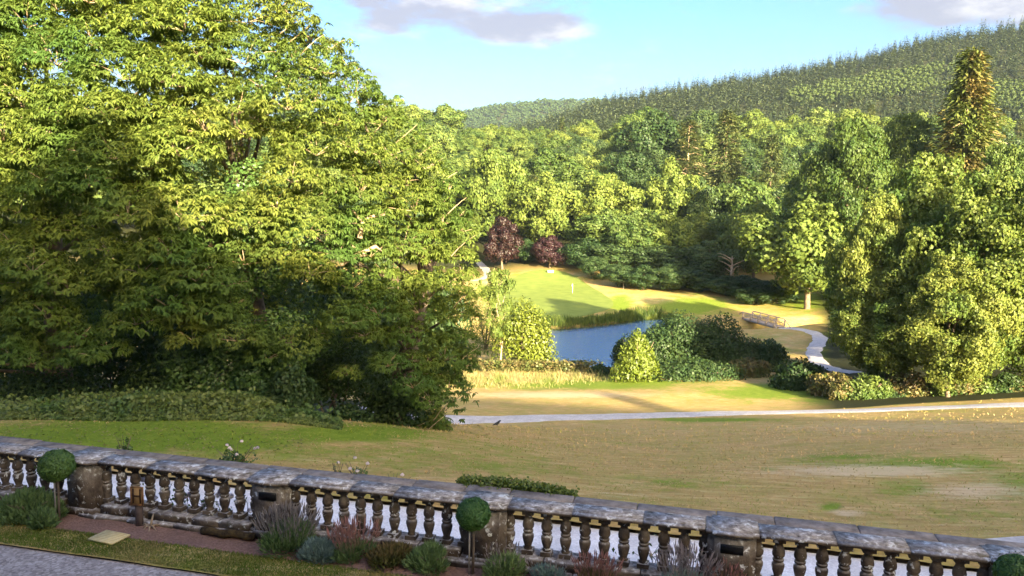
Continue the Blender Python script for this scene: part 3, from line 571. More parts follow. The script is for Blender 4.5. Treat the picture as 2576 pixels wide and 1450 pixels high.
# hydrant marker, board on the grass, drain strip, dead root, rotten log
M['signwood'] = simple('sign_timber', (.16, .070, .028), (.27, .13, .05), 7., .75, .2, .004)
M['signdark'] = simple('sign_letter', (.035, .014, .006), (.06, .025, .010), 7., .8, .1, .004)
M['signlight'] = simple('sign_panel', (.34, .20, .075), (.44, .27, .11), 7., .7, .1, .004)
M['signpost'] = simple('sign_post', (.075, .050, .038), (.13, .092, .072), 7., .85, .3, .006)
sg = tag(empty('hydrant_sign', ST(-5.93, -.09, 0), ANG + .12), 'small brown wooden hydrant marker reading H on a short post', 'sign')
q = MB(); q.box((-.05, -.03, -.1), (.05, .03, .42)); q.obj('post', M['signpost'], sg)
q = MB(); q.box((-.105, -.048, .36), (.105, -.03, .66), .004); pl = q.obj('plate', M['signlight'], sg)
for x0, x1, z0, z1 in [(-.105, -.088, .36, .66), (.088, .105, .36, .66), (-.0875, .0875, .36, .374), (-.0875, .0875, .646, .66)]:
    q = MB(); q.box((x0, -.058, z0), (x1, -.0485, z1)); q.obj('rim', M['signwood'], pl)
q = MB(); q.box((-.070, -.056, .395), (-.046, -.0485, .625)); q.box((.046, -.056, .395), (.070, -.0485, .625)); q.box((-.0455, -.056, .500), (.0455, -.0485, .524)); q.obj('letter', M['signdark'], pl)
bo = tag(empty('cream_board', ST(-5.99, -.665, .045), ANG - .10), 'flat square cream board lying on the grass strip', 'board')
M['cream'] = simple('cream_board', (.62, .47, .20), (.72, .58, .28), 20., .7, .25, .004)
q = MB(); q.box((-.235, -.17, 0), (.235, .17, .03), .006); q.obj('slab', M['cream'], bo)
for k in range(7):
    q = MB(); y = -.14 + k * .045; q.box((-.20, y, .029), (.20, y + .012, .034)); q.obj('ridge', M['cream'], bo)
q = MB(); q.box((-.35, -.04, 0), (.35, .04, .035), .01); M['concrete'] = simple('pale_concrete', (.30, .28, .25), (.45, .42, .38), 9., .9, .4, .01)
dr = q.obj('edging_slab', M['concrete'], None, ST(-2.55, -1.10, .012), ANG); tag(dr, 'short pale concrete edging slab at the end of the grass strip', 'slab')
q = MB(); g = np.random.default_rng(5)
for k in range(9):
    a = g.uniform(0, 6.28); l = g.uniform(.08, .2); q.tube([(0, 0, .03), (l*.5*math.cos(a), l*.5*math.sin(a), .06), (l*math.cos(a), l*math.sin(a), .02)], [.018, .012, .005], 5)
q.tube([(0, 0, .02), (.02, .02, .12), (.05, .02, .24)], [.022, .016, .008], 6)
tag(q.obj('dead_root', M['palebark'], None, ST(-5.70, -.14, .01)), 'bleached dead root lying at the foot of the hydrant marker', 'root')
q = MB(); g = np.random.default_rng(6); P = [(x, .02 * math.sin(x * 9), .06 + .015 * math.sin(x * 17)) for x in np.linspace(-.45, .45, 10)]; q.tube(P, [.05 + .02 * g.random() for _ in P], 9)
M['rot'] = simple('rotten_wood', (.018, .012, .006), (.10, .065, .022), 9., .95, .9, .03); tag(q.obj('rotten_log', M['rot'], None, ST(-4.35, -.11, .02), ANG), 'dark mossy rotten log lying against the plinth', 'log')
# grass blades on the terrace strip
g = np.random.default_rng(8); n = 26000; s = g.uniform(-9.5, -1.2, n); t = g.uniform(-1.19, -.56, n); P = O_ + s[:, None] * E_ + t[:, None] * N_; P = np.c_[P, np.full(n, .02)]
ax = unit(np.array([0, 0, 1.]) + .7 * rdir(n, g)); ax[:, 2] = np.abs(ax[:, 2]); nr = unit(np.cross(ax, rdir(n, g)))
tag(put('grass_blades', leaf_verts(P, ax, nr, g.uniform(.025, .06, n), np.full(n, .009)), M['grassblade']), 'short turf blades on the terrace strip', 'grass', kind='stuff')
# ------------------------------------------------------------------ trees
def limb(q, a, b, r0, r1, g, n=6, bend=.12):
    a = np.array(a, float); b = np.array(b, float); t = np.linspace(0, 1, n)[:, None]; l = np.linalg.norm(b - a); w = rdir(1, g)[0] * l * bend
    P = a + (b - a) * t + w * (t * (1 - t) * 4) * .6 + np.array([0, 0, l * .06]) * (t * (1 - t) * 4); q.tube(P, np.linspace(r0, r1, n), 6)
def lobes_crown(g, H, R, nl, per, L, Wd, zlo=.22, shape=1.0, rl=(.20, .34), droop=.3, core=.35, jit=.5):
    # foliage lobes spread over an egg-shaped crown; leaf faces cover each lobe's outside
    C = []; Rr = []
    while len(C) < nl:
        d = rdir(1, g)[0]; k = g.uniform(core, .86); hz = d[2] * k; z = .5 + hz * .5
        wid = (math.sin(math.pi * min(1, max(0.02, z ** shape)))) ** .55
        p = np.array([d[0] * k * wid * R, d[1] * k * wid * R, H * (zlo + (1 - zlo) * (.06 + .90 * z))]); r = R * g.uniform(*rl) * (.75 + .35 * wid)
        if all(np.linalg.norm((p - c) * [1, 1, .9]) > .5 * (r + q) for c, q in zip(C, Rr)) or g.random() < .04: C.append(p); Rr.append(r)
    C = np.array(C); Rr = np.array(Rr); cen = np.array([0, 0, H * (.35 + .2 * zlo)])
    k = np.repeat(np.arange(nl), (per * (Rr / Rr.mean()) ** 2).astype(int)); d = rdir(len(k), g); oc = unit(C - cen)[k]
    d = unit(d + .55 * oc + [0, 0, .25]); P = C[k] + d * (Rr[k] * g.uniform(.66, 1.08, len(k)) * (1 + .25 * np.sin(d[:, 0] * 5 + k) * np.sin(d[:, 1] * 6 + k * 2) + .15 * np.sin(d[:, 2] * 9 + k)))[:, None] * [1, 1, .85]
    return leaf_cloud(P, d, L, Wd, g, jit, droop), C, Rr
def trunk_mesh(name, g, H, R, C, r0, mat, nl=9, top=.72):
    q = MB(); q.tube([(0, 0, -1.2), (0, 0, 0), (.02*H*g.normal(), .02*H*g.normal(), H*.25), (.03*H*g.normal(), .03*H*g.normal(), H*.5), (0, 0, H*top)], [r0*1.5, r0*1.15, r0*.85, r0*.6, r0*.2], 8)
    for i in g.choice(len(C), min(nl, len(C)), False): limb(q, (0, 0, min(C[i][2]*.75, H*.62)), C[i], r0*.42, r0*.10, g)
    return q.mesh(name, mat)
PROTO = {}; TINT = {}
def proto(key, seed, H, R, nl, per, L, Wd, mat, r0=.35, bark='bark', **kw):
    g = np.random.default_rng(seed); V, C, Rr = lobes_crown(g, H, R, nl, per, L, Wd, **kw)
    PROTO[key] = (mk('crown', V, qf(len(V)//4), M[mat]), trunk_mesh('trunk', g, H, R, C, r0, M[bark], nl=kw.get('nlimb', 9)), H, R, V, C)
for i in range(4): proto('mid%d' % i, 100+i, 18, 8, 40, 320, .60, .46, 'mid', zlo=.04)
for i in range(2): proto('yel%d' % i, 120+i, 18, 8, 42, 320, .58, .44, 'yellow', zlo=.06)
for i in range(3): proto('dark%d' % i, 130+i, 18, 8.5, 40, 300, .58, .44, 'dark', zlo=.0)
proto('copper', 140, 12, 5.5, 34, 380, .42, .30, 'copper', zlo=-.06)
for i in range(3): proto('maple%d' % i, 150+i, 22, 9, 95, 490, .39, .26, 'maple', zlo=-.04, rl=(.13, .24), core=.45, jit=.65)
def alias(key, src, mat):                    # the same crown shape in another foliage colour
    PROTO[key] = PROTO[src]; TINT[key] = M[mat]
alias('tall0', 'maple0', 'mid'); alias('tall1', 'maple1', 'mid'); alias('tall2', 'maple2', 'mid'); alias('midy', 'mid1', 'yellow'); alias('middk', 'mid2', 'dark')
def tree(name, key, x, y, H, R, label, cat='tree', group=None, rz=None, sink=.3):
    cr, tr, h, r = PROTO[key][:4]; o = empty(name, (x, y, gz(x, y) - sink), RNG.uniform(0, 6.28) if rz is None else rz, (R / r, R / r, H / h)); tag(o, label, cat, group)
    c = link('crown', cr, o); c['kind'] = 'stuff'; link('trunk', tr, o)
    if key in TINT: c.material_slots[0].link = 'OBJECT'; c.material_slots[0].material = TINT[key]
    return o
def tree_at(name, key, u, vtop, d, wpx, label, group=None, cat='tree', rz=None, dz=0):
    P = at(u, vtop, d); x, y = P[0], d; z0 = gz(x, y); R = wpx * d / F / 2 * 1.02; return tree(name, key, x, y, max(3., P[2] - z0 + .3 + dz), R, label, cat, group, rz)

# conifers
def conifer_cloud(g, H, R, tiers, br, per, L, Wd, up=.0, drop=.35, gap=.0, pw=.8):
    B = []; A = []
    for i in range(tiers):
        z = H * (.06 + .92 * (i / tiers)); r = R * (1 - (i / tiers)) ** pw * g.uniform(.75, 1.12) + .03 * R
        for k in range(br):
            if g.random() < gap: continue
            a = g.uniform(0, 6.28); rr = r * g.uniform(.6, 1.1); d = np.array([math.cos(a), math.sin(a), 0.])
            t = np.sort(g.uniform(.12, 1, per)); P = d * (t * rr)[:, None]; P[:, 2] = z + up * rr * t - drop * rr * t * t; P += g.normal(0, .04 * R, P.shape); B.append(P); A.append(np.tile(d + [0, 0, -drop + up], (per, 1)))
    B = np.concatenate(B); A = unit(np.concatenate(A) + .55 * rdir(len(B), g)); nr = unit(np.array([0, 0, 1.]) + .6 * rdir(len(B), g)); nr = unit(nr - A * (nr * A).sum(1, keepdims=True))
    return leaf_verts(B, A, nr, L * g.uniform(.6, 1.4, len(B)), Wd * g.uniform(.7, 1.3, len(B)), .1)
def straight_trunk(name, H, r0, mat, g=None, branches=0, R=3):
    q = MB(); q.tube([(0, 0, -1), (0, 0, H*.3), (0, 0, H*.97)], [r0*1.3, r0*.8, r0*.12], 7)
    for k in range(branches):
        z = g.uniform(.3, .92) * H; a = g.uniform(0, 6.28); l = R * (1.05 - z / H) * 1.1; q.tube([(0, 0, z), (l*.5*math.cos(a), l*.5*math.sin(a), z + l*.12), (l*math.cos(a), l*math.sin(a), z - l*.05)], [r0*.22, r0*.13, r0*.05], 5)
    return q.mesh(name, mat)
proto('birch', 160, 9, 2.0, 30, 170, .22, .11, 'yellow', r0=.1, bark='palebark', zlo=0.)
g = np.random.default_rng(200); V = conifer_cloud(g, 42, 14, 54, 20, 24, 1.0, .36, .25, .45, .05, .9); PROTO['fir'] = (mk('crown', V, qf(len(V)//4), M['fir']), straight_trunk('trunk', 42, .7, M['palebark'], g, 40, 13), 42, 14.)
V = conifer_cloud(g, 22, 6.5, 22, 11, 24, .8, .36, .30, .15, .12, .5); PROTO['cedar'] = (mk('crown', V, qf(len(V)//4), M['cedar']), straight_trunk('trunk', 22, .45, M['palebark'], g, 46, 7), 22, 6.5)
V = conifer_cloud(g, 22, 6, 30, 12, 16, .8, .36, .15, .4, .04, .6); PROTO['pine'] = (mk('crown', V, qf(len(V)//4), M['cedar']), straight_trunk('trunk', 22, .4, M['bark'], g, 22, 6), 22, 6)

# the wood on the far side of the valley
VW = 'broadleaf trees of the valley wood'
tree_at('broadleaf_tree', 'yel0', 1243, 362, 238, 158, 'rounded yellow-green tree standing behind the darker copper beech', VW)
tree_at('broadleaf_tree', 'yel1', 1368, 425, 226, 175, 'spreading pale yellow-green tree directly behind the putting green mound', VW)
tree_at('copper_beech', 'copper', 1266, 538, 208, 88, 'taller dark purple copper beech beside the pale footpath', 'copper beeches behind the putting green')
tree_at('copper_beech', 'copper', 1384, 588, 205, 92, 'shorter reddish copper beech above the white box', 'copper beeches behind the putting green')
tree_at('broadleaf_tree', 'yel0', 1535, 428, 236, 172, 'sunlit pale tree rising behind dark shrubby trees of the bank', VW)
tree_at('broadleaf_tree', 'midy', 1692, 398, 240, 160, 'tall sunlit olive green tree below the pale-branched cedar', VW)
tree_at('broadleaf_tree', 'mid0', 1600, 540, 200, 150, 'leafy green tree above the dark bank of shrubs', VW)
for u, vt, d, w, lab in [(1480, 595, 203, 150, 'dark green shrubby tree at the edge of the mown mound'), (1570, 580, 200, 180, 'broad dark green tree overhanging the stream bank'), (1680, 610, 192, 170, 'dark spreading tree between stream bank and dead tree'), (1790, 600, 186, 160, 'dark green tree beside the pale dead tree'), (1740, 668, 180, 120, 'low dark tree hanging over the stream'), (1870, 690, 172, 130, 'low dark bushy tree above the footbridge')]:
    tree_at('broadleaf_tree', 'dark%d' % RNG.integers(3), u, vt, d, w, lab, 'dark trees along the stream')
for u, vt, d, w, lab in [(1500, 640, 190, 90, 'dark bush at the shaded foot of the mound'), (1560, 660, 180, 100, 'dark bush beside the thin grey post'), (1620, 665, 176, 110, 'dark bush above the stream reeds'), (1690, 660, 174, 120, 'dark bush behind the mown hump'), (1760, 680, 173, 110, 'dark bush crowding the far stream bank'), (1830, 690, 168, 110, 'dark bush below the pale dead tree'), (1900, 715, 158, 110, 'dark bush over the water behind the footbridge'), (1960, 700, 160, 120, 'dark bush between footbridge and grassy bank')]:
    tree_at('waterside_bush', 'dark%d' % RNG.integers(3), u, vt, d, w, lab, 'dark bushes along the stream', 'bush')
tree_at('broadleaf_tree', 'dark0', 1325, 600, 212, 95, 'green tree filling the gap between the two copper beeches', 'dark trees along the stream')
P = onz(2030, 777, -13.8); tree('oak_tree', 'yel1', P[0], P[1], 24.5, 12.5, 'light green tree with bare trunk standing on the grassy bank by the footbridge', rz=1.0)
tree_at('cedar_tree', 'cedar', 1735, 296, 292, 140, 'cedar with pale bare branches showing through thin foliage')
tree_at('pine_tree', 'pine', 1832, 268, 300, 150, 'bushy brownish pine beside the pale-branched cedar')
tree_at('pine_tree', 'pine', 1945, 330, 280, 110, 'smaller brown-tipped pine among round broadleaf crowns')
tree_at('broadleaf_tree', 'dark1', 1650, 268, 345, 190, 'large dark round-topped tree behind the pale-branched cedar', VW)
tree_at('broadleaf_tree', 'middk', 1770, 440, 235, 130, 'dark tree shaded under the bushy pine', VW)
tree_at('broadleaf_tree', 'midy', 1905, 500, 190, 150, 'bright olive tree behind the tree with bare trunk', VW)
for u, vt, d, w, lab in [(2150, 262, 150, 260, 'tall broad green tree towering over the grassy bank'), (2290, 250, 165, 230, 'tall tree beside the rusty fir with dark flank'), (2080, 330, 175, 200, 'green tree behind the light tree with bare trunk'), (2540, 330, 130, 230, 'green tree growing behind the rusty fir foot')]:
    tree_at('broadleaf_tree', 'tall%d' % RNG.integers(3), u, vt, d, w, lab, 'tall trees behind the maples')
tree_at('fir_tree', 'fir', 2450, 116, 152, 400, 'very tall conical fir with rusty orange cones rising above the maples')
for u, vt, d, w, k, lab in [(2225, 450, 76, 215, 0, 'sunlit maple leaning over the curved footpath'), (2330, 345, 82, 330, 1, 'large maple with dark hollows in its crown'), (2480, 400, 70, 330, 2, 'maple overhanging the cart path with bare twigs low down'), (2660, 330, 68, 340, 0, 'big maple at the end of the cart path hedge'), (2250, 650, 72, 230, 1, 'low bushy maple at the hedge beside the cart path'), (2415, 620, 66, 240, 2, 'smaller yellowish maple at the hedge by the cart path')]:
    tree_at('maple_tree', 'maple%d' % k, u, vt, d, w * 1.18, lab, 'maples beside the cart path')
for (x, y, H, R) in [(62, 75, 22, 9), (58, 98, 20, 9)]:
    tree('maple_tree', 'mid%d' % RNG.integers(4), x, y, H, R, 'maple standing deep in the row behind the cart path hedge', 'tree', 'maples beside the cart path')
for u, vt, d, w, lab in [(760, 590, 44, 330, 'added dark yew behind the ivy-wrapped trunk'), (960, 600, 45, 300, 'added dark yew behind the branches sweeping to the cart path'), (1085, 640, 47, 190, 'slimmer added dark yew at the edge of the lawn trees'), (420, 560, 46, 360, 'added dark yew in the wood behind the huge lawn tree'), (60, 560, 46, 380, 'broad added dark yew deep behind the huge lawn tree')]:
    tree_at('filler_yew', 'dark%d' % RNG.integers(3), u, vt, d, w, lab, 'added yews darkening gaps behind the lawn trees')  # dark trees added to block sunlit ground showing through the lawn trees
# rest of the wood, scattered over the slope
pts = []; g = np.random.default_rng(77)
for _ in range(9000):
    y = g.uniform(212, 500) if g.random() < .8 else g.uniform(200, 300); q = g.uniform(-.20, .74) if g.random() < .85 else g.uniform(-.62, -.2); x = q * y; R = g.uniform(7.5, 12.0) * (1 + (y - 200) / 1100)
    if y < 235 and x < .10 * y + 3: continue
    if 1120 < CX + F * x / y < 1560 and y > 330: R *= .62
    if all((x - a) ** 2 + ((y - b) * .8) ** 2 > (.72 * (R + c)) ** 2 for a, b, c in pts): pts.append((x, y, R))
def zone(u, y):
    if y > 385: return 'on the skyline ridge of the valley wood' if u < 1700 else 'at the foot of the plantation hill'
    if u < 1180: return 'in the wood behind the huge lawn trees'
    for lim, t in ((1450, 'on the slope behind the copper beeches'), (1640, 'on the slope above the dark stream bushes'), (1950, 'around the pale-branched cedar'), (2250, 'behind the tree with bare trunk')):
        if u < lim: return t
    return 'around the tall rusty fir'
for x, y, R in pts:
    k = g.random(); H = R * g.uniform(1.65, 2.2); u = CX + F * x / y; sz = 'large' if H > 20 else 'smaller'
    if k < .50: key, cn = 'mid%d' % g.integers(4), 'mid green round'
    elif k < .74: key, cn = ('yel%d' % g.integers(2) if g.random() < .6 else 'midy'), 'yellowish round'
    elif k < .93: key, cn = ('dark%d' % g.integers(3)), 'dark green round'
    else: key, cn = 'pine', 'conical pine'
    tree('pine_tree' if key == 'pine' else 'broadleaf_tree', key, x, y, H * (1.15 if key == 'pine' else 1), R * (.6 if key == 'pine' else 1), '%s %s%s %s' % (sz, cn, '' if key == 'pine' else ' tree', zone(u, y)), 'tree', '%s trees %s' % (cn, zone(u, y)))

# plantation on the hill
def spire(g, H, R, T, br):                   # small far conifer: whorls of drooping boughs that shorten to a point
    B = []; A = []; Ls = []
    for i in range(T):
        w = i / T; r = R * (1 - w) ** .65 + .25
        for k in range(br):
            a = g.uniform(0, 6.28); B.append((0, 0, H * (.05 + .86 * w) + g.normal(0, .15))); A.append((math.cos(a), math.sin(a), -.42 + .9 * w ** 3)); Ls.append(r * g.uniform(.75, 1.25))
    for k in range(3): a = k * 2.1; B.append((0, 0, H * .86)); A.append((.12 * math.cos(a), .12 * math.sin(a), 1)); Ls.append(H * .10)
    B = np.array(B); A = unit(np.array(A)); Ls = np.array(Ls); nr = unit(np.array([0, 0, 1.]) + .35 * rdir(len(B), g)); nr = unit(nr - A * (nr * A).sum(1, keepdims=True)); return leaf_verts(B, A, nr, Ls, Ls * .38 + .1, .05)
g = np.random.default_rng(300); hv = []
for k in range(3):
    V = spire(g, 18, 4.9, 12, 6); hv.append(V)
hm = []
for V in hv:
    q = MB(); q.add(V, qf(len(V)//4)); q.tube([(0, 0, -1.5), (0, 0, 9), (0, 0, 18.)], [.3, .2, .04], 5); hm.append(q.mesh('conifer', M['conifer']))
cand = []
for _ in range(60000):
    y = 560 + 560 * g.random() ** .7; q = g.uniform(-.10, .80); cand.append((q * y, y))
cand = np.array(cand); keep = []; cells = {}; spn = 6.8 + 3.5 * vnoise(cand[:, 0], cand[:, 1], 90, 4)
for (x, y), sp in zip(cand, spn):
    c = (int(x // 13), int(y // 13)); ok = True
    for i in (-1, 0, 1):
        for j in (-1, 0, 1):
            for a, b in cells.get((c[0]+i, c[1]+j), []):
                if (a-x)**2 + ((b-y)*.55)**2 < sp*sp: ok = ok and g.random() < .3
    if ok: cells.setdefault(c, []).append((x, y)); keep.append((x, y))
keep = np.array(keep); kz = ground_z(keep[:, 0], keep[:, 1]); U = CX + F * keep[:, 0] / keep[:, 1]
broad = (vnoise(keep[:, 0], keep[:, 1], 120, 8) > .70) & (keep[:, 1] < 900) & (U > 1500)
broad |= (keep[:, 1] < 640) & (vnoise(keep[:, 0], keep[:, 1], 60, 9) > .35)
con = np.where(~broad)[0]; order = con[np.argsort(keep[con, 1])]; near = order[:290]; rest = order[290:]
for i in near:
    s = g.uniform(.6, 1.3); link('conifer', hm[g.integers(3)], None, (*keep[i], kz[i] - .5), g.uniform(0, 6.28), (s, s, s * g.uniform(.85, 1.15)))
for o in list(COL.objects):
    if o.name.startswith('conifer'): tag(o, 'slender dark conifer of the hillside plantation', 'tree', 'conifers low on the plantation hill')
Vs = []
for i in rest:
    V = hv[g.integers(3)]; a = g.uniform(0, 6.28); s = g.uniform(.5, 1.3); R_ = np.array([[math.cos(a), -math.sin(a), 0], [math.sin(a), math.cos(a), 0], [0, 0, g.uniform(.85, 1.2)]]) * s; Vs.append(V @ R_.T + [*keep[i], kz[i] - .5])
Vs = np.concatenate(Vs); tag(put('hillside_conifers', Vs, M['conifer']), 'far conifer plantation covering the hill up to its crest', 'forest', kind='stuff')
bi = np.where(broad)[0]; g2 = np.random.default_rng(12); cl, C_, R_2 = lobes_crown(g2, 14, 7, 14, 14, 3.0, 2.4, zlo=0.); bm2 = [mk('hill_tree', cl, qf(len(cl)//4), M['hillbroad'])]
sel = bi[np.argsort(keep[bi, 1])][:280]
for i in sel:
    s = g.uniform(.7, 1.2); tag(link('hill_tree', bm2[0], None, (*keep[i], kz[i] - .8), g.uniform(0, 6.28), (s, s, s)), 'rounded broadleaf tree among the hillside conifers', 'tree', 'broadleaf trees on the plantation hill')
Vs = []
for i in bi[np.argsort(keep[bi, 1])][280:]: Vs.append(cl * g.uniform(.7, 1.2) + [*keep[i], kz[i] - .8])
if Vs: tag(put('hillside_broadleaf', np.concatenate(Vs), M['hillbroad']), 'distant broadleaf patches in the hill plantation', 'forest', kind='stuff')
# far ridge woodland
n = 1300; y = g.uniform(2150, 2560, n); q = g.uniform(-.12, .16, n); x = q * y; z = ground_z(x, y); V0, _, _ = lobes_crown(g2, 14, 9, 6, 6, 6., 5., zlo=0.); Vs = np.concatenate([V0 * g.uniform(.7, 1.3) + [x[i], y[i], z[i] - 1] for i in range(n)])
tag(put('far_woodland', Vs, M['dark']), 'distant bluish wooded ridge under the sky', 'forest', kind='stuff')

# ------------------------------------------------------------------ shrubs round the pond
def shrub(name, u, vb, zb, wpx, hpx, mat, label, n=5000, L=.35, Wd=.2, lumps=22, group=None, cat='shrub', depth=.8, cone=0.):
    P = onz(u, vb, zb); x, y = P[0], P[1]; rx = wpx * y / F / 2; h = hpx * y / F; g = np.random.default_rng(int(u * 7 + vb)); o = tag(empty(name, (x, y, gz(x, y) - .15)), label, cat, group)
    Q, out = bush_pts(n, rx, rx * depth, h, lumps, g)
    if cone: k = 1 - cone * (Q[:, 2:] / h) ** 1.3; Q[:, :2] *= np.clip(k, .08, 1)
    put('foliage', leaf_cloud(Q, out, L, Wd, g, .7, .25), M[mat], o); q = MB()
    for k in range(7):
        a = g.uniform(0, 6.28); q.tube([(0, 0, -.3), (.25*rx*math.cos(a), .25*rx*math.sin(a), h*.4), (.5*rx*math.cos(a), .5*rx*math.sin(a), h*.7)], [.10, .06, .02], 5)
    q.obj('stem', M['bark'], o); return o
shrub('laurel', 1306, 925, -15.2, 205, 172, 'laurel', 'big sunlit yellow-green laurel at the pond edge', 9000, .42, .20, 30)
shrub('laurel', 1602, 962, -14.0, 158, 152, 'laurel', 'bright yellow-green conical laurel on the lawn side of the pond', 6500, .40, .16, 26, cone=.62)
tree_at('birch_sapling', 'birch', 1262, 615, 96, 95, 'slim pale feathery sapling rising from behind the sunlit laurel')
shrub('willow', 1222, 875, -15.0, 130, 165, 'yellow', 'airy pale shrub between the large tree and the sunlit laurel', 4000, .3, .1, 18)
for a in [('rhododendron', 1715, 925, -14.7, 240, 150, 'dark', 'large dark rhododendron mound between pond and lawn', 9000),
          ('rhododendron', 1815, 925, -14.6, 190, 140, 'dark', 'dark rhododendron rising to a peak beside the footbridge meadow', 8000),
          ('rhododendron', 1700, 850, -15.0, 130, 40, 'dark', 'low dark shrub at the far corner of the pond', 3000),
          ('rhododendron', 1640, 935, -14.5, 130, 110, 'dark', 'dark shrub tucked behind the conical laurel', 4000),
          ('rhododendron', 1760, 955, -14.0, 300, 45, 'dark', 'long low dark shrub along the lawn edge', 6000),
          ('rhododendron', 1890, 930, -14.5, 130, 85, 'dark', 'low dark rhododendron linking the big mounds to the spiky shrub', 4000),
          ('rhododendron', 1660, 905, -15.0, 150, 100, 'dark', 'dark rhododendron overhanging the pond behind the conical laurel', 4000),
          ('holly', 1945, 935, -14.3, 110, 80, 'dark', 'spiky topped dark green shrub before the footbridge meadow', 4500),
          ('holly', 1885, 952, -14.0, 120, 50, 'rusty', 'low reddish brown shrub beside the spiky dark shrub', 3000),
          ('holly', 2010, 985, -13.2, 170, 75, 'dark', 'dark shrub mound at the corner of the lush lawn', 6000),
          ('holly', 2090, 1000, -12.6, 130, 70, 'rusty', 'brown leaved shrub at the foot of the maples', 4500),
          ('rhododendron', 1572, 918, -15.2, 84, 78, 'dark', 'rounded dark shrub at the water edge behind the conical laurel', 2600),
          ('holly', 1510, 945, -14.6, 80, 30, 'dark', 'small dark evergreen with pink tinge at the pond edge', 2200)]:
    shrub(*a, L=.36, Wd=.2, lumps=26)
g = np.random.default_rng(9)
for i, u in enumerate(np.arange(2120, 2640, 34)):
    v = 1006 - (u - 2150) * .012; hk = (('maple', 'light olive'), ('rusty', 'brownish'), ('dark', 'dark green'), ('mid', 'mid green'))[int(g.integers(4))]; shrub('hedge_shrub', u, v, -11.9 + (u - 2150) * .0025, 85 + 40 * g.random(), 30 + 40 * g.random(), hk[0], hk[1] + ' hedge clump along the cart path under the maples', 2600, .26, .16, 18, 'hedge clumps along the cart path')
# reeds on the far bank, tall grass at the near bank
def blades(name, P, h, mat, label, w=.06, g=g, lean=.25, cat='grass'):
    n = len(P); ax = unit(np.array([0, 0, 1.]) + lean * rdir(n, g)); nr = unit(np.cross(ax, rdir(n, g))); l = h * g.uniform(.45, 1.25, n) * (.55 + .9 * vnoise(P[:, 0], P[:, 1], 1.6, 15))
    return tag(put(name, leaf_verts(P, ax, nr, l, np.full(n, w) * g.uniform(.6, 1.4, n), .1), mat), label, cat, kind='stuff')
def along(P, n, spread, g):
    P = np.array(P)[:, :2]; s = np.r_[0, np.cumsum(np.linalg.norm(np.diff(P, axis=0), axis=1))]; q = g.uniform(0, s[-1], n); X = np.interp(q, s, P[:, 0]); Y = np.interp(q, s, P[:, 1]); sp = g.normal(0, spread, (n, 2)); X = X + sp[:, 0]; Y = Y + sp[:, 1]; return np.stack([X, Y, np.maximum(ground_z(X, Y), POND_Z - .3)], -1)
blades('reeds', along([onz(u, v, POND_Z + .1) for u, v in [(1310,828),(1345,817),(1400,824),(1480,818),(1560,809),(1620,799),(1680,800),(1705,815)]], 9000, .75, g), 1.35, M['reed'], 'belt of green reeds along the far pond bank', .09)
blades('tall_grass', along([onz(u, v, -14.3) for u, v in [(1175,965),(1250,960),(1330,952),(1420,945),(1500,938)]], 15000, 2.4, g) - np.array([0, 0, .75]) * g.random((15000, 1)) ** .7, .85, M['strawgrass'], 'tall dry straw-coloured grass on the near pond bank', .045, lean=.5)
P = along([onz(u, v, -14.9) for u, v in [(1210,940),(1300,935),(1400,930),(1480,930)]], 5000, 1.0, g); tag(put('bramble_scrub', leaf_cloud(P + np.c_[np.zeros((len(P), 2)), g.uniform(.2, 1.3, len(P))], np.tile([0, -.3, 1.], (len(P), 1)), .3, .2, g, .9, .2), M['rusty']), 'low reddish green scrub fringing the pond', 'scrub', kind='stuff')
# lily pads: single leaves lying on the water near the banks
V = []; 
for k in range(900):
    e = g.integers(len(pond)); w = g.random(); c = pond[e] * (1 - w) + pond[(e + 1) % len(pond)] * w; c = c + (pond.mean(0) - c) * g.beta(1.0, 5) * .55; r = g.uniform(.10, .22)
    V += [(c[0] - r, c[1], POND_Z + .012), (c[0], c[1] - r, POND_Z + .012), (c[0] + r, c[1], POND_Z + .012), (c[0], c[1] + r, POND_Z + .012)]
tag(put('lily_pads', np.array(V), M['reed']), 'scattered floating leaves near the pond banks', 'water plants', kind='stuff')

# ------------------------------------------------------------------ footbridge, flag, small things
L_b = float(np.linalg.norm((BR1 - BR0)[:2])); ba = math.atan2(_bd[1], _bd[0]); br = tag(empty('footbridge', BR0, ba), 'small wooden footbridge with cross-braced railings over the stream', 'bridge')
q = MB()
for y in (-.95, .75): q.box((-.3, y, -.32), (L_b + .3, y + .2, -.07))
q.obj('beam', M['concrete'], br)
nb = int(L_b / .2)
pm = MB().box((.006, -1.05, -.068), (.19, 1.05, 0)).mesh('plank', M['wood'])
for k in range(nb): link('plank', pm, br, (k * L_b / nb, 0, 0))
for sd, rail in ((-1.0, 'wood'), (1.0, 'cane')):
    np_ = 5
    for k in range(np_):
        x = .15 + k * (L_b - .3) / (np_ - 1); q = MB(); q.box((x - .09, sd - .09, -.3), (x + .09, sd + .09, 1.2), .01); q.obj('post', M['wood'], br)
        if k < np_ - 1:
            x1 = x + (L_b - .3) / (np_ - 1); q = MB(); q.tube([(x + .07, sd, .1), (x1 - .07, sd, .9)], .05, 5); q.tube([(x + .07, sd + .02, .9), (x1 - .07, sd + .02, .1)], .04, 5); q.obj('brace', M['wood'], br)
    q = MB()
    if sd < 0: q.tube([(-1.2, sd, .5), (-.1, sd, 1.04), (L_b, sd, 1.04)], 0.075, 6)
    else: q.tube([(-.2, sd, 1.0), (.5, sd, 1.25), (L_b - .3, sd, 1.25), (L_b + 1.6, sd, .05)], .08, 6)
    q.obj('handrail', M[rail], br); q = MB(); q.tube([(.1, sd + .03, .5), (L_b, sd + .03, .5)], .04, 6); q.obj('rope_rail', M['wood'], br)
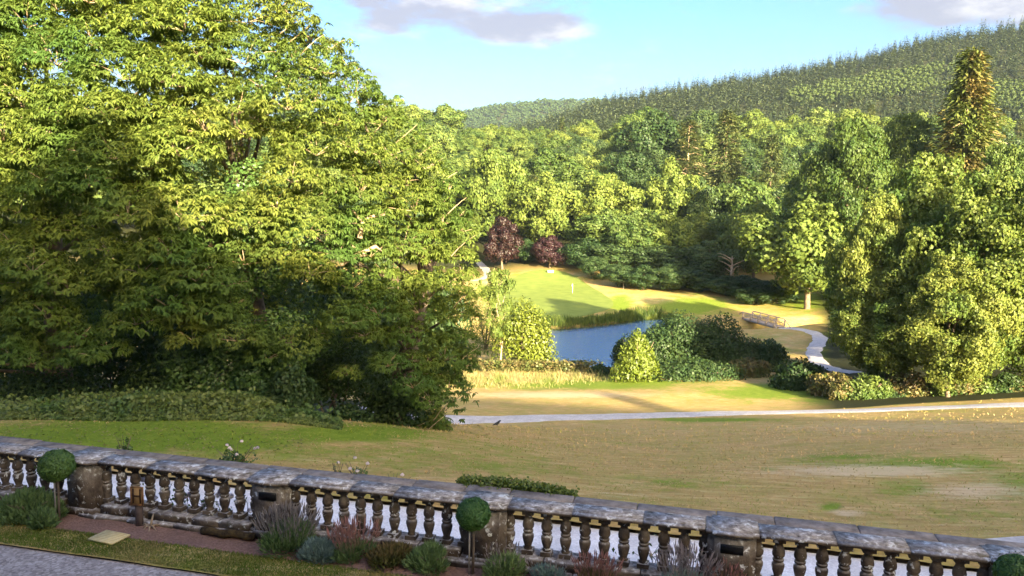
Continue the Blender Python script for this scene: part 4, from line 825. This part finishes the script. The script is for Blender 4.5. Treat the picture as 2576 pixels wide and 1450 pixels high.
M['whitepaint'] = simple('white_paint', (.72, .70, .66), (.8, .79, .77), 6., .5, .1, .003); M['flagcloth'] = simple('flag_cloth', (.62, .58, .55), (.75, .72, .70), 3., .8, .2, .01)
P = onz(1440, 738, -13.9); fl = tag(empty('golf_flag', (P[0], P[1], gz(P[0], P[1]) + .05)), 'white golf flagstick standing in the putting green', 'flag')
q = MB(); q.tube([(0, 0, -.1), (0, 0, 1.1), (0, 0, 2.15)], .045, 6); q.obj('pole', M['whitepaint'], fl)
xs = np.linspace(0, .42, 8); V = [(-.02 - x * .35, .05 * math.sin(x * 14), 2.1 - x * .55 - j * (.40 - .1 * x)) for x in xs for j in (0, 1)]; V2 = [(a, b + .015, c) for a, b, c in V]
Fa = [(2*i, 2*i+1, 2*i+3, 2*i+2) for i in range(7)]; q = MB(); q.add(V, Fa); q.add(V2, [f[::-1] for f in Fa]); q.obj('flag', M['flagcloth'], fl, smooth=True)
P = onz(1385, 686, -11.6); wb = tag(empty('tee_box', (P[0], P[1], gz(P[0], P[1]))), 'small white box on the mound behind the putting green', 'box')
q = MB(); q.box((-.75, -.35, .0), (.75, .35, .45), .08); q.obj('body', M['whitepaint'], wb); q = MB(); q.box((-.82, -.42, .46), (.82, .42, .62), .06); q.obj('lid', M['whitepaint'], wb)
P = onz(1568, 728, -13.3); q = MB(); q.tube([(0, 0, -.2), (0, 0, 1.5), (0, 0, 3.0)], .05, 6); tag(q.obj('marker_post', M['cane'], None, (P[0], P[1], gz(P[0], P[1]))), 'thin grey post at the edge of the dark stream trees', 'post')
# crow on the lawn
P = at(1250, 1086, 44); z0 = gz(P[0], P[1]); cw = tag(empty('crow', (P[0], P[1], z0), .6), 'black crow standing on the dry lawn below the cart path', 'bird')
q = MB(); q.tube([(-.30, 0, .16), (-.16, 0, .20), (0, 0, .22), (.11, 0, .28), (.16, 0, .34), (.21, 0, .35), (.30, 0, .335)], [.012, .05, .085, .07, .045, .045, .006], 9); q.obj('body', M['black'], cw, smooth=True)
for s in (-.03, .03): q = MB(); q.tube([(0, s, .16), (.01, s, .08), (0, s, 0), (.05, s, -.005)], [.012, .007, .007, .006], 5); q.obj('leg', M['black'], cw)
# dead pale tree above the stream
P = at(1840, 690, 170); z0 = gz(P[0], P[1]); q = MB(); g = np.random.default_rng(4); dt = tag(empty('dead_tree', (P[0], P[1], z0)), 'bleached dead tree with bare limbs catching the sun', 'tree'); H = float(at(1840, 645, 170)[2] - z0)
q.tube([(0, 0, -.5), (.1, 0, H*.5), (0, .1, H)], [.5, .38, .1], 7); q.obj('trunk', M['palebark'], dt)
for k in range(11):
    q = MB(); a = g.uniform(0, 6.28); z = g.uniform(.5, .97) * H; l = g.uniform(1.2, 3.4); limb(q, (0, 0, z), (l*math.cos(a), l*math.sin(a), z + l*.5), .14, .03, g); q.obj('branch', M['palebark'], dt)
# ------------------------------------------------------------------ big trees beside the lawn
TREES = [('cherry_tree', 150, 29.0, 'huge broad tree with drooping fans of leaves at the lawn corner', 480),
         ('ivy_clad_tree', 690, 31.0, 'old leaning tree with ivy-wrapped trunk between two wide crowns', 800),
         ('cherry_tree', 985, 31.5, 'wide tree whose branches sweep down to the cart path', 9999)]
MASK = np.array([(-260,-260),(640,-170),(735,-25),(770,25),(800,75),(872,125),(915,195),(985,275),(1055,345),(1100,400),(1150,465),(1185,555),(1190,680),(1185,800),(1195,900),(1170,980),(1105,1040),(1055,1035),(985,960),(905,905),(880,985),(790,900),(720,960),(600,900),(520,880),(430,905),(330,890),(240,915),(120,930),(-40,950),(-260,960)], float)
HOLES = [(570,420,85,85),(640,400,55,75),(700,760,85,85),(850,880,90,45),(235,770,70,45),(185,650,50,40),(800,760,50,60),(100,860,60,30),(500,460,40,50),(380,860,70,30)]
g = np.random.default_rng(55); lob = []
def sdm(u, v): return float(poly_sd(np.array([u]), np.array([v]), MASK)[0])
def tryset(n, umin, umax, vmin, vmax):
    u = g.uniform(umin, umax, n); v = g.uniform(vmin, vmax, n); return zip(u, v, poly_sd(u, v, MASK))
def inhole(u, v, w): return any(((u - a) / (ru + w)) ** 2 + ((v - b) / (rv + w)) ** 2 < 1 for a, b, ru, rv in HOLES)
def clash(L_, u, v, rp, k): return any((u - a) ** 2 + (v - b) ** 2 < (k * (rp + r)) ** 2 for a, b, r, _ in L_)
def dep(u, v): return 25.2 + 2.2 * ((u - 420) / 600) ** 2 + 3.4 * max(0, (520 - v) / 600) ** 2
for u, v, s in tryset(14000, -250, 1200, -250, 1050):
    rp = g.uniform(55, 105)
    if s < rp * .72: rp = max(28., s / .72) if s > 18 else 0
    if rp < 26 or inhole(u, v, rp * .35) or clash(lob, u, v, rp, .55): continue
    lob.append((u, v, rp, dep(u, v) + g.uniform(-.8, .9)))
for u, v, s in tryset(9000, -250, 1215, -250, 1060):      # smaller lobes fill the gaps and the fringe
    rp = g.uniform(30, 52)
    if s < rp * .45 or inhole(u, v, rp * .2) or clash(lob, u, v, rp, .5): continue
    lob.append((u, v, rp, dep(u, v) + g.uniform(-.1, 1.6)))
back = []
for u, v, s in tryset(5000, -250, 1150, -230, 960):
    rp = g.uniform(70, 140)
    if s < rp * .9 or clash(back, u, v, rp, .62): continue
    back.append((u, v, rp, g.uniform(29.5, 35)))
def rosettes(P, out, g, k=9, L=.20, Wd=.068):
    n = len(P); a = np.linspace(0, 2*np.pi, k, endpoint=False)[None] + g.uniform(0, 6.28, (n, 1)) + g.normal(0, .2, (n, k)); e = g.uniform(.25, 1.25, (n, k)) - .25 * (out[:, 2:3])
    ho = out * [1, 1, 0]; D = np.stack([np.cos(a) * np.cos(e), np.sin(a) * np.cos(e), -np.sin(e)], -1) + .55 * ho[:, None]; D = unit(D.reshape(-1, 3)); U_ = np.tile([0, 0, 1.], (len(D), 1)) + .35 * rdir(len(D), g) + .5 * np.repeat(out, k, 0); U_ = unit(U_ - D * (U_ * D).sum(1, keepdims=True))
    B = np.repeat(P, k, 0) + D * .03; l = L * g.uniform(.5, 1.35, len(D)); return leaf_verts(B, D, U_, l, Wd * g.uniform(.8, 1.25, len(D)), .18)
LV = {0: [], 1: [], 2: []}; LC = {0: [], 1: [], 2: []}; TWIG = {0: MB(), 1: MB(), 2: MB()}
def whichtree(u):
    for i, t in enumerate(TREES):
        if u < t[4]: return i
for (u, v, rp, d), isb in [(l, 0) for l in lob] + [(l, 1) for l in back]:
    i = whichtree(u + g.normal(0, 40)); c = at(u, v, d); r = rp * d / F; n = int((190 if not isb else 70) * (r / 1.05) ** 1.9 * (.25 if (u < -110 or v < -120) else 1)) + 14
    # leaf fans in flat tiers over the lobe's outside
    dr = rdir(n, g); dr[:, 2] = np.abs(dr[:, 2]) * .9 - .25 * g.random(n); dr = unit(dr); tier = g.integers(0, 4, n); P = c + dr * (r * g.uniform(.70, 1.05, n))[:, None] * [1.15, 1.0, .85]; hz = np.hypot(P[:, 0] - c[0], P[:, 1] - c[1]) / r
    P[:, 2] = P[:, 2] * .9 + .1 * (np.round((P[:, 2] - c[2]) / (.42 * r)) * .42 * r + c[2]) - .12 * r * hz ** 2
    big = 1.12 if u < 560 else .92
    LV[i].append(rosettes(P, dr, g, 9, .185 * big, .062 * big)); LC[i].append((c, r))
    if not isb:
        for k in range(5): limb(TWIG[i], c - [0, 0, .2 * r], P[g.integers(n)], .018, .005, g, 4)
# loose sprays that break the outline against the sky
for u, v in [(745,5),(790,60),(765,40),(868,108),(850,125),(905,180),(938,212),(925,225),(985,262),(1000,290),(1050,320),(1090,372),(1150,440),(1180,500),(700,-10),(815,95),(960,245),(1195,600),(1200,730),(1205,880),(1180,990),(1120,1052),(1090,1062),(1070,1070),(1150,1015)]:
    d = 27.5 + g.uniform(-.5, 1); c = at(u, v, d); i = whichtree(u); P = c + g.normal(0, .22, (9, 3)); LV[i].append(rosettes(P, rdir(9, g), g, 8, .19, .065)); limb(TWIG[i], at(u - 60, v + 45, d), c + [0, 0, .1], .022, .006, g, 4)
for i, (nm, u, d, lab, _) in enumerate(TREES):
    x = float(at(u, 1000, d)[0]); z0 = gz(x, d); base = np.array([x, d, z0 - .2]); o = tag(empty(nm, base), lab, 'tree')
    put('crown', np.concatenate(LV[i]) - base, M['cherry'], o)
    q = MB(); top = np.array([0, 0, 13.5 if i == 0 else 12.0 if i == 1 else 10.0]); lean = np.array([(0, -1.5, 1.8)[i], .0, 0]); tr = [np.array([0, 0, -.8]), np.array([0, 0, .2]), lean * .3 + top * .25, lean * .7 + top * .55, lean + top * .8]; q.tube(tr, [.75, .55, .42, .3, .12], 10); q.obj('trunk', M['bark'], o, smooth=True)
    order = g.permutation(len(LC[i]))[:16]
    for k in order:
        q = MB(); c, r = LC[i][k]; c = c - base; zz_ = np.clip(c[2] * .7, 1.2, top[2] * .75); w = zz_ / top[2]; limb(q, lean * w + [0, 0, zz_], c, .09, .025, g, 7, .15); q.obj('limb', M['bark'], o)
    q = TWIG[i]; tw = link('twig', mk('twig', np.concatenate(q.v) - base, q.f, M['palebark']), o); tw['kind'] = 'stuff'
    if i == 1:                               # ivy sleeve on trunk and main limbs
        C = [(at(u_, v_, 27.6 + .3 * g.normal()), r_) for u_, v_, r_ in [(640,470,.75),(690,470,.7),(655,540,.9),(600,590,.9),(560,610,.7),(720,640,.8),(760,630,.7),(680,690,.6),(600,700,.7),(560,760,.8),(560,830,.8),(600,870,.9),(660,880,.8),(560,930,.8),(480,940,.7),(640,960,.9),(540,980,.7),(720,900,.6),(760,850,.7),(820,845,.5),(700,830,.6),(450,900,.6)]]
        Vv = []
        for c, r in C:
            r = r * 1.35; n = int(900 * r * r) + 150; dr = rdir(n, g); Vv.append(leaf_cloud(c + dr * (r * g.uniform(.75, 1.05, n))[:, None], unit(dr + [0, -.3, .3]), .12, .10, g, .55, .3))
        put('ivy', np.concatenate(Vv) - base, M['ivy'], o)
# broken pale limbs showing in the crown
for pts, lab in [([(905,600),(912,560),(935,545),(975,540)], 'pale forked limb stub catching the sun in the sweeping crown'), ([(855,665),(905,640),(945,620),(960,632)], 'long pale broken limb crossing the sweeping crown')]:
    q = MB(); q.tube([at(u, v, 26.2 + .2 * k) for k, (u, v) in enumerate(pts)], [.10, .085, .07, .03], 7); q.tube([at(pts[1][0], pts[1][1], 26.4), at(pts[1][0] - 25, pts[1][1] - 30, 26.2)], [.06, .02], 6)
    tag(q.obj('broken_limb', M['palebark'], None, smooth=True), lab, 'branch')
# undergrowth beneath the big trees
def clump(name, u, v, d, rpx, hpx, mat, label, n, L=.13, Wd=.09, cat='shrub'):
    P = at(u, v, d); r = rpx * d / F; h = hpx * d / F; g = np.random.default_rng(int(u + v)); o = tag(empty(name, P), label, cat); Q, out = bush_pts(n, r, r * .7, h, 20, g); put('foliage', leaf_cloud(Q, out, L, Wd, g, .7, .3), M[mat], o); q = MB()
    for k in range(6):
        a = g.uniform(0, 6.28); q.tube([(0, 0, -1.), (.3*r*math.cos(a), .3*r*math.sin(a), h*.5)], [.04, .015], 5)
    q.obj('stem', M['bark'], o)
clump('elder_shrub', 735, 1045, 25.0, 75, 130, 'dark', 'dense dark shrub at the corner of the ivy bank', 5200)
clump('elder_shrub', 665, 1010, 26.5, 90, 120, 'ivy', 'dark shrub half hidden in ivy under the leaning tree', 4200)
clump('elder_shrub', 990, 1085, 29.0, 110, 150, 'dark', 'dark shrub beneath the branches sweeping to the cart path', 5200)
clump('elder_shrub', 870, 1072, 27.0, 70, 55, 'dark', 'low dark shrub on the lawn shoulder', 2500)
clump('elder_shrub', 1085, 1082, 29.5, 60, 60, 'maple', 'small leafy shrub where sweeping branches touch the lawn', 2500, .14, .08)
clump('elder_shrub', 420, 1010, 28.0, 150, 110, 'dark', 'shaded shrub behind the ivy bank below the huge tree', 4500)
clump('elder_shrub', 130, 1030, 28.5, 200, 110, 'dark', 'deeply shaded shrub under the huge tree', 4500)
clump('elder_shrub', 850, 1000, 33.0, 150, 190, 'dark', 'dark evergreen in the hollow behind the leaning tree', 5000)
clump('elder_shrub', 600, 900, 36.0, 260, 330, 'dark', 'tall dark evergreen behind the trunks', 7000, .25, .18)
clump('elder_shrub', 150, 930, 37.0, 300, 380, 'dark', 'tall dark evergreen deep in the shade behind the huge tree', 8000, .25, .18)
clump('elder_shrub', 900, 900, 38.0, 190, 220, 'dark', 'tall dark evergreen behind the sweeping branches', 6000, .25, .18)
clump('elder_shrub', 280, 985, 40.0, 260, 200, 'dark', 'added wide dark evergreen closing the bright gap between trunks of the lawn trees', 5000, .25, .18)  # added to turn the sunlit gap between the trunks dark
clump('elder_shrub', 820, 1010, 40.0, 200, 190, 'dark', 'added dark evergreen filling the bright hollow by the ivy-wrapped trunk', 4000, .25, .18)  # added to hide bright ground in the hollow
g = np.random.default_rng(66); n = 17000; u = g.uniform(-60, 860, n); w = g.random(n); vb = np.interp(u, [-60, 200, 500, 700, 860], [1062, 1060, 1056, 1056, 1070]); P = np.array([onz(a, b, -1.5) for a, b in zip(u, vb)]); back_ = w ** 1.2 * np.interp(u, [-60, 150, 600, 720, 860], [3.2, 4, 4, 2.5, 1.0]); P[:, 1] += back_; P[:, 0] *= (P[:, 1] / (P[:, 1] - back_)); hh = np.interp(u, [-60, 120, 250, 620, 720, 860], [.18, .25, .50, .58, .32, .15])
P[:, 2] = ground_z(P[:, 0], P[:, 1]) + hh * np.minimum(1, back_ / .9) * (.75 + .5 * vnoise(P[:, 0], P[:, 1], .8, 6)) * g.uniform(.5, 1.15, n) + .03 + .25 * (g.random(n) > .97)
o = tag(put('ground_ivy', leaf_cloud(P, np.tile([0, -.5, .8], (n, 1)), .13, .10, g, .8, .2), M['groundivy']), 'bank of ground ivy between the lawn and the big trees', 'ivy', kind='stuff')
# blades of the mown lawn, thick enough to give it a nap
n = 60000; y = 1 / g.uniform(1 / 62., 1 / 14.2, n); q_ = np.tan(g.uniform(-.64, .66, n)); x = q_ * y; t = (x - O_[0]) * N_[0] + (y - O_[1]) * N_[1]
ri = np.clip(np.searchsorted(ROWS, y), 0, len(ROWS) - 1); ci = np.clip(np.searchsorted(QS, q_), 0, len(QS) - 1); ok = (t > 4.6) & (forest[ri, ci] < .3) & (line_d(x, y, np.array([at(a, b, c)[:2] for a, b, c in [(900,1068,56),(1100,1063,58),(1400,1055,60),(1700,1046,61),(2100,1034,60),(2350,1028,58.5),(2600,1022,57),(3000,1012,53)]])) > 1.8) & (straw[ri, ci] < .9 * g.random(n) + .25)
isg = lush[ri, ci] + .9 * (vnoise(x, y, 2.6, 21) + vnoise(x, y, .9, 22) - 1) > .42 * (.6 + .8 * g.random(n))
for nm_, sel_, mt, lab in (('dry_lawn_grass', ok & ~isg, 'lawnstraw', 'dry straw-coloured blades over the parched lawn'), ('green_lawn_grass', ok & isg, 'lawngreen', 'green blades in the fresher parts of the lawn')):
    xs_, ys_ = x[sel_], y[sel_]; k = len(xs_); P = np.stack([xs_, ys_, ground_z(xs_, ys_) - .005], -1); ax = unit(np.array([0, 0, .30]) + rdir(k, g) * [1, 1, .3]); nr = unit(np.array([0, 0, 1.]) + .45 * rdir(k, g)); nr = unit(nr - ax * (nr * ax).sum(1, keepdims=True)); sc_ = np.clip(ys_ / 18., .9, 2.4)
    tag(put(nm_, leaf_verts(P, ax, nr, .075 * sc_ * g.uniform(.5, 1.3, k), .020 * sc_, .1), M[mt]), lab, 'grass', kind='stuff')
# fallen leaves and daisies on the near lawn
n = 420; u = g.uniform(-20, 760, n); v = g.uniform(1068, 1150, n); P = np.array([onz(a, b, -1.3) for a, b in zip(u, v)]); P[:, 2] = ground_z(P[:, 0], P[:, 1]) + .02
tag(put('fallen_petals', leaf_cloud(P, np.tile([0, 0, 1.], (n, 1)), .07, .05, g, .4, 0), M['strawgrass']), 'pale fallen leaves scattered on the lawn', 'leaves', kind='stuff')

# ------------------------------------------------------------------ the house behind the viewer, whose shadow lies over the lawn
M['wall'] = simple('house_render', (.62, .58, .50), (.72, .68, .60), 2., .9, .4, .02); M['slate'] = simple('slate_roof', (.07, .07, .08), (.13, .13, .14), 3., .7, .3, .02); M['glass'] = simple('window_glass', (.02, .025, .03), (.03, .035, .04), 2., .1, 0, .01, .6)  # unseen house walls made pale to bounce light into the shaded garden
ho = tag(empty('country_house', ST(0, -12.6, 0), ANG), 'large stone country house behind the terrace', 'house')
RZ = 13.3
q = MB(); q.box((-26, -16, -.02), (62, 0, 6.6)); q.obj('wall', M['wall'], ho)
q = MB(); q.add([(-26.4, .4, 6.55), (62.4, .4, 6.55), (62.4, -8, RZ + 1.9), (-26.4, -8, RZ + 1.9), (-26.4, -16.4, 6.55), (62.4, -16.4, 6.55)], [(0, 1, 2, 3), (3, 2, 5, 4), (0, 3, 4), (1, 5, 2), (0, 4, 5, 1)]); rf = q.obj('roof', M['slate'], ho)

# garden gable and its chimney
gp_ = [(-6, 0), (6.4, 0), (6.4, 13.0), (4.7, 15.2), (3.9, 17.0), (3.3, 17.0), (2.4, 15.7), (1.0, 15.1), (-2.1, 14.7), (-6, 14.0)]
V = [(x, -2.35, z) for x, z in gp_] + [(x, -10., z) for x, z in gp_]; k = len(gp_); q = MB(); q.add(V, [(i, (i+1) % k, k+(i+1) % k, k+i) for i in range(k)] + [tuple(range(k)), tuple(range(2*k-1, k-1, -1))]); q.obj('gable_wing', M['wall'], ho)
for x in (34, 56):
    q = MB(); q.box((x - .8, -8.8, 12.), (x + .8, -7.4, 17.2), .1); q.obj('chimney', M['wall'], rf)
wm = MB().box((-.6, -.02, 0), (.6, .06, 2.1)).mesh('window', M['glass']); sm_ = MB().box((-.75, .0, -.16), (.75, .16, 0)).mesh('sill', M['wall'])
for x in np.arange(-23, 60, 4.1):
    for z in (.6, 3.9):
        w_ = link('window', wm, ho, (x, 0, z)); link('sill', sm_, w_)
# ------------------------------------------------------------------ air
m, ns, ls = nodes('haze_air'); o_ = ns.new('ShaderNodeOutputMaterial'); pv = ns.new('ShaderNodeVolumePrincipled'); pv.inputs['Color'].default_value = (.60, .78, 1, 1); pv.inputs['Density'].default_value = 0.00004; pv.inputs['Anisotropy'].default_value = 0.0; ls.new(pv.outputs[0], o_.inputs['Volume'])
hz_ = MB(); hz_.box((-3600, -80, -40), (3600, 4250, 430)); h_ = hz_.obj('haze', m); tag(h_, 'thin evening haze over the valley', 'haze', kind='stuff')
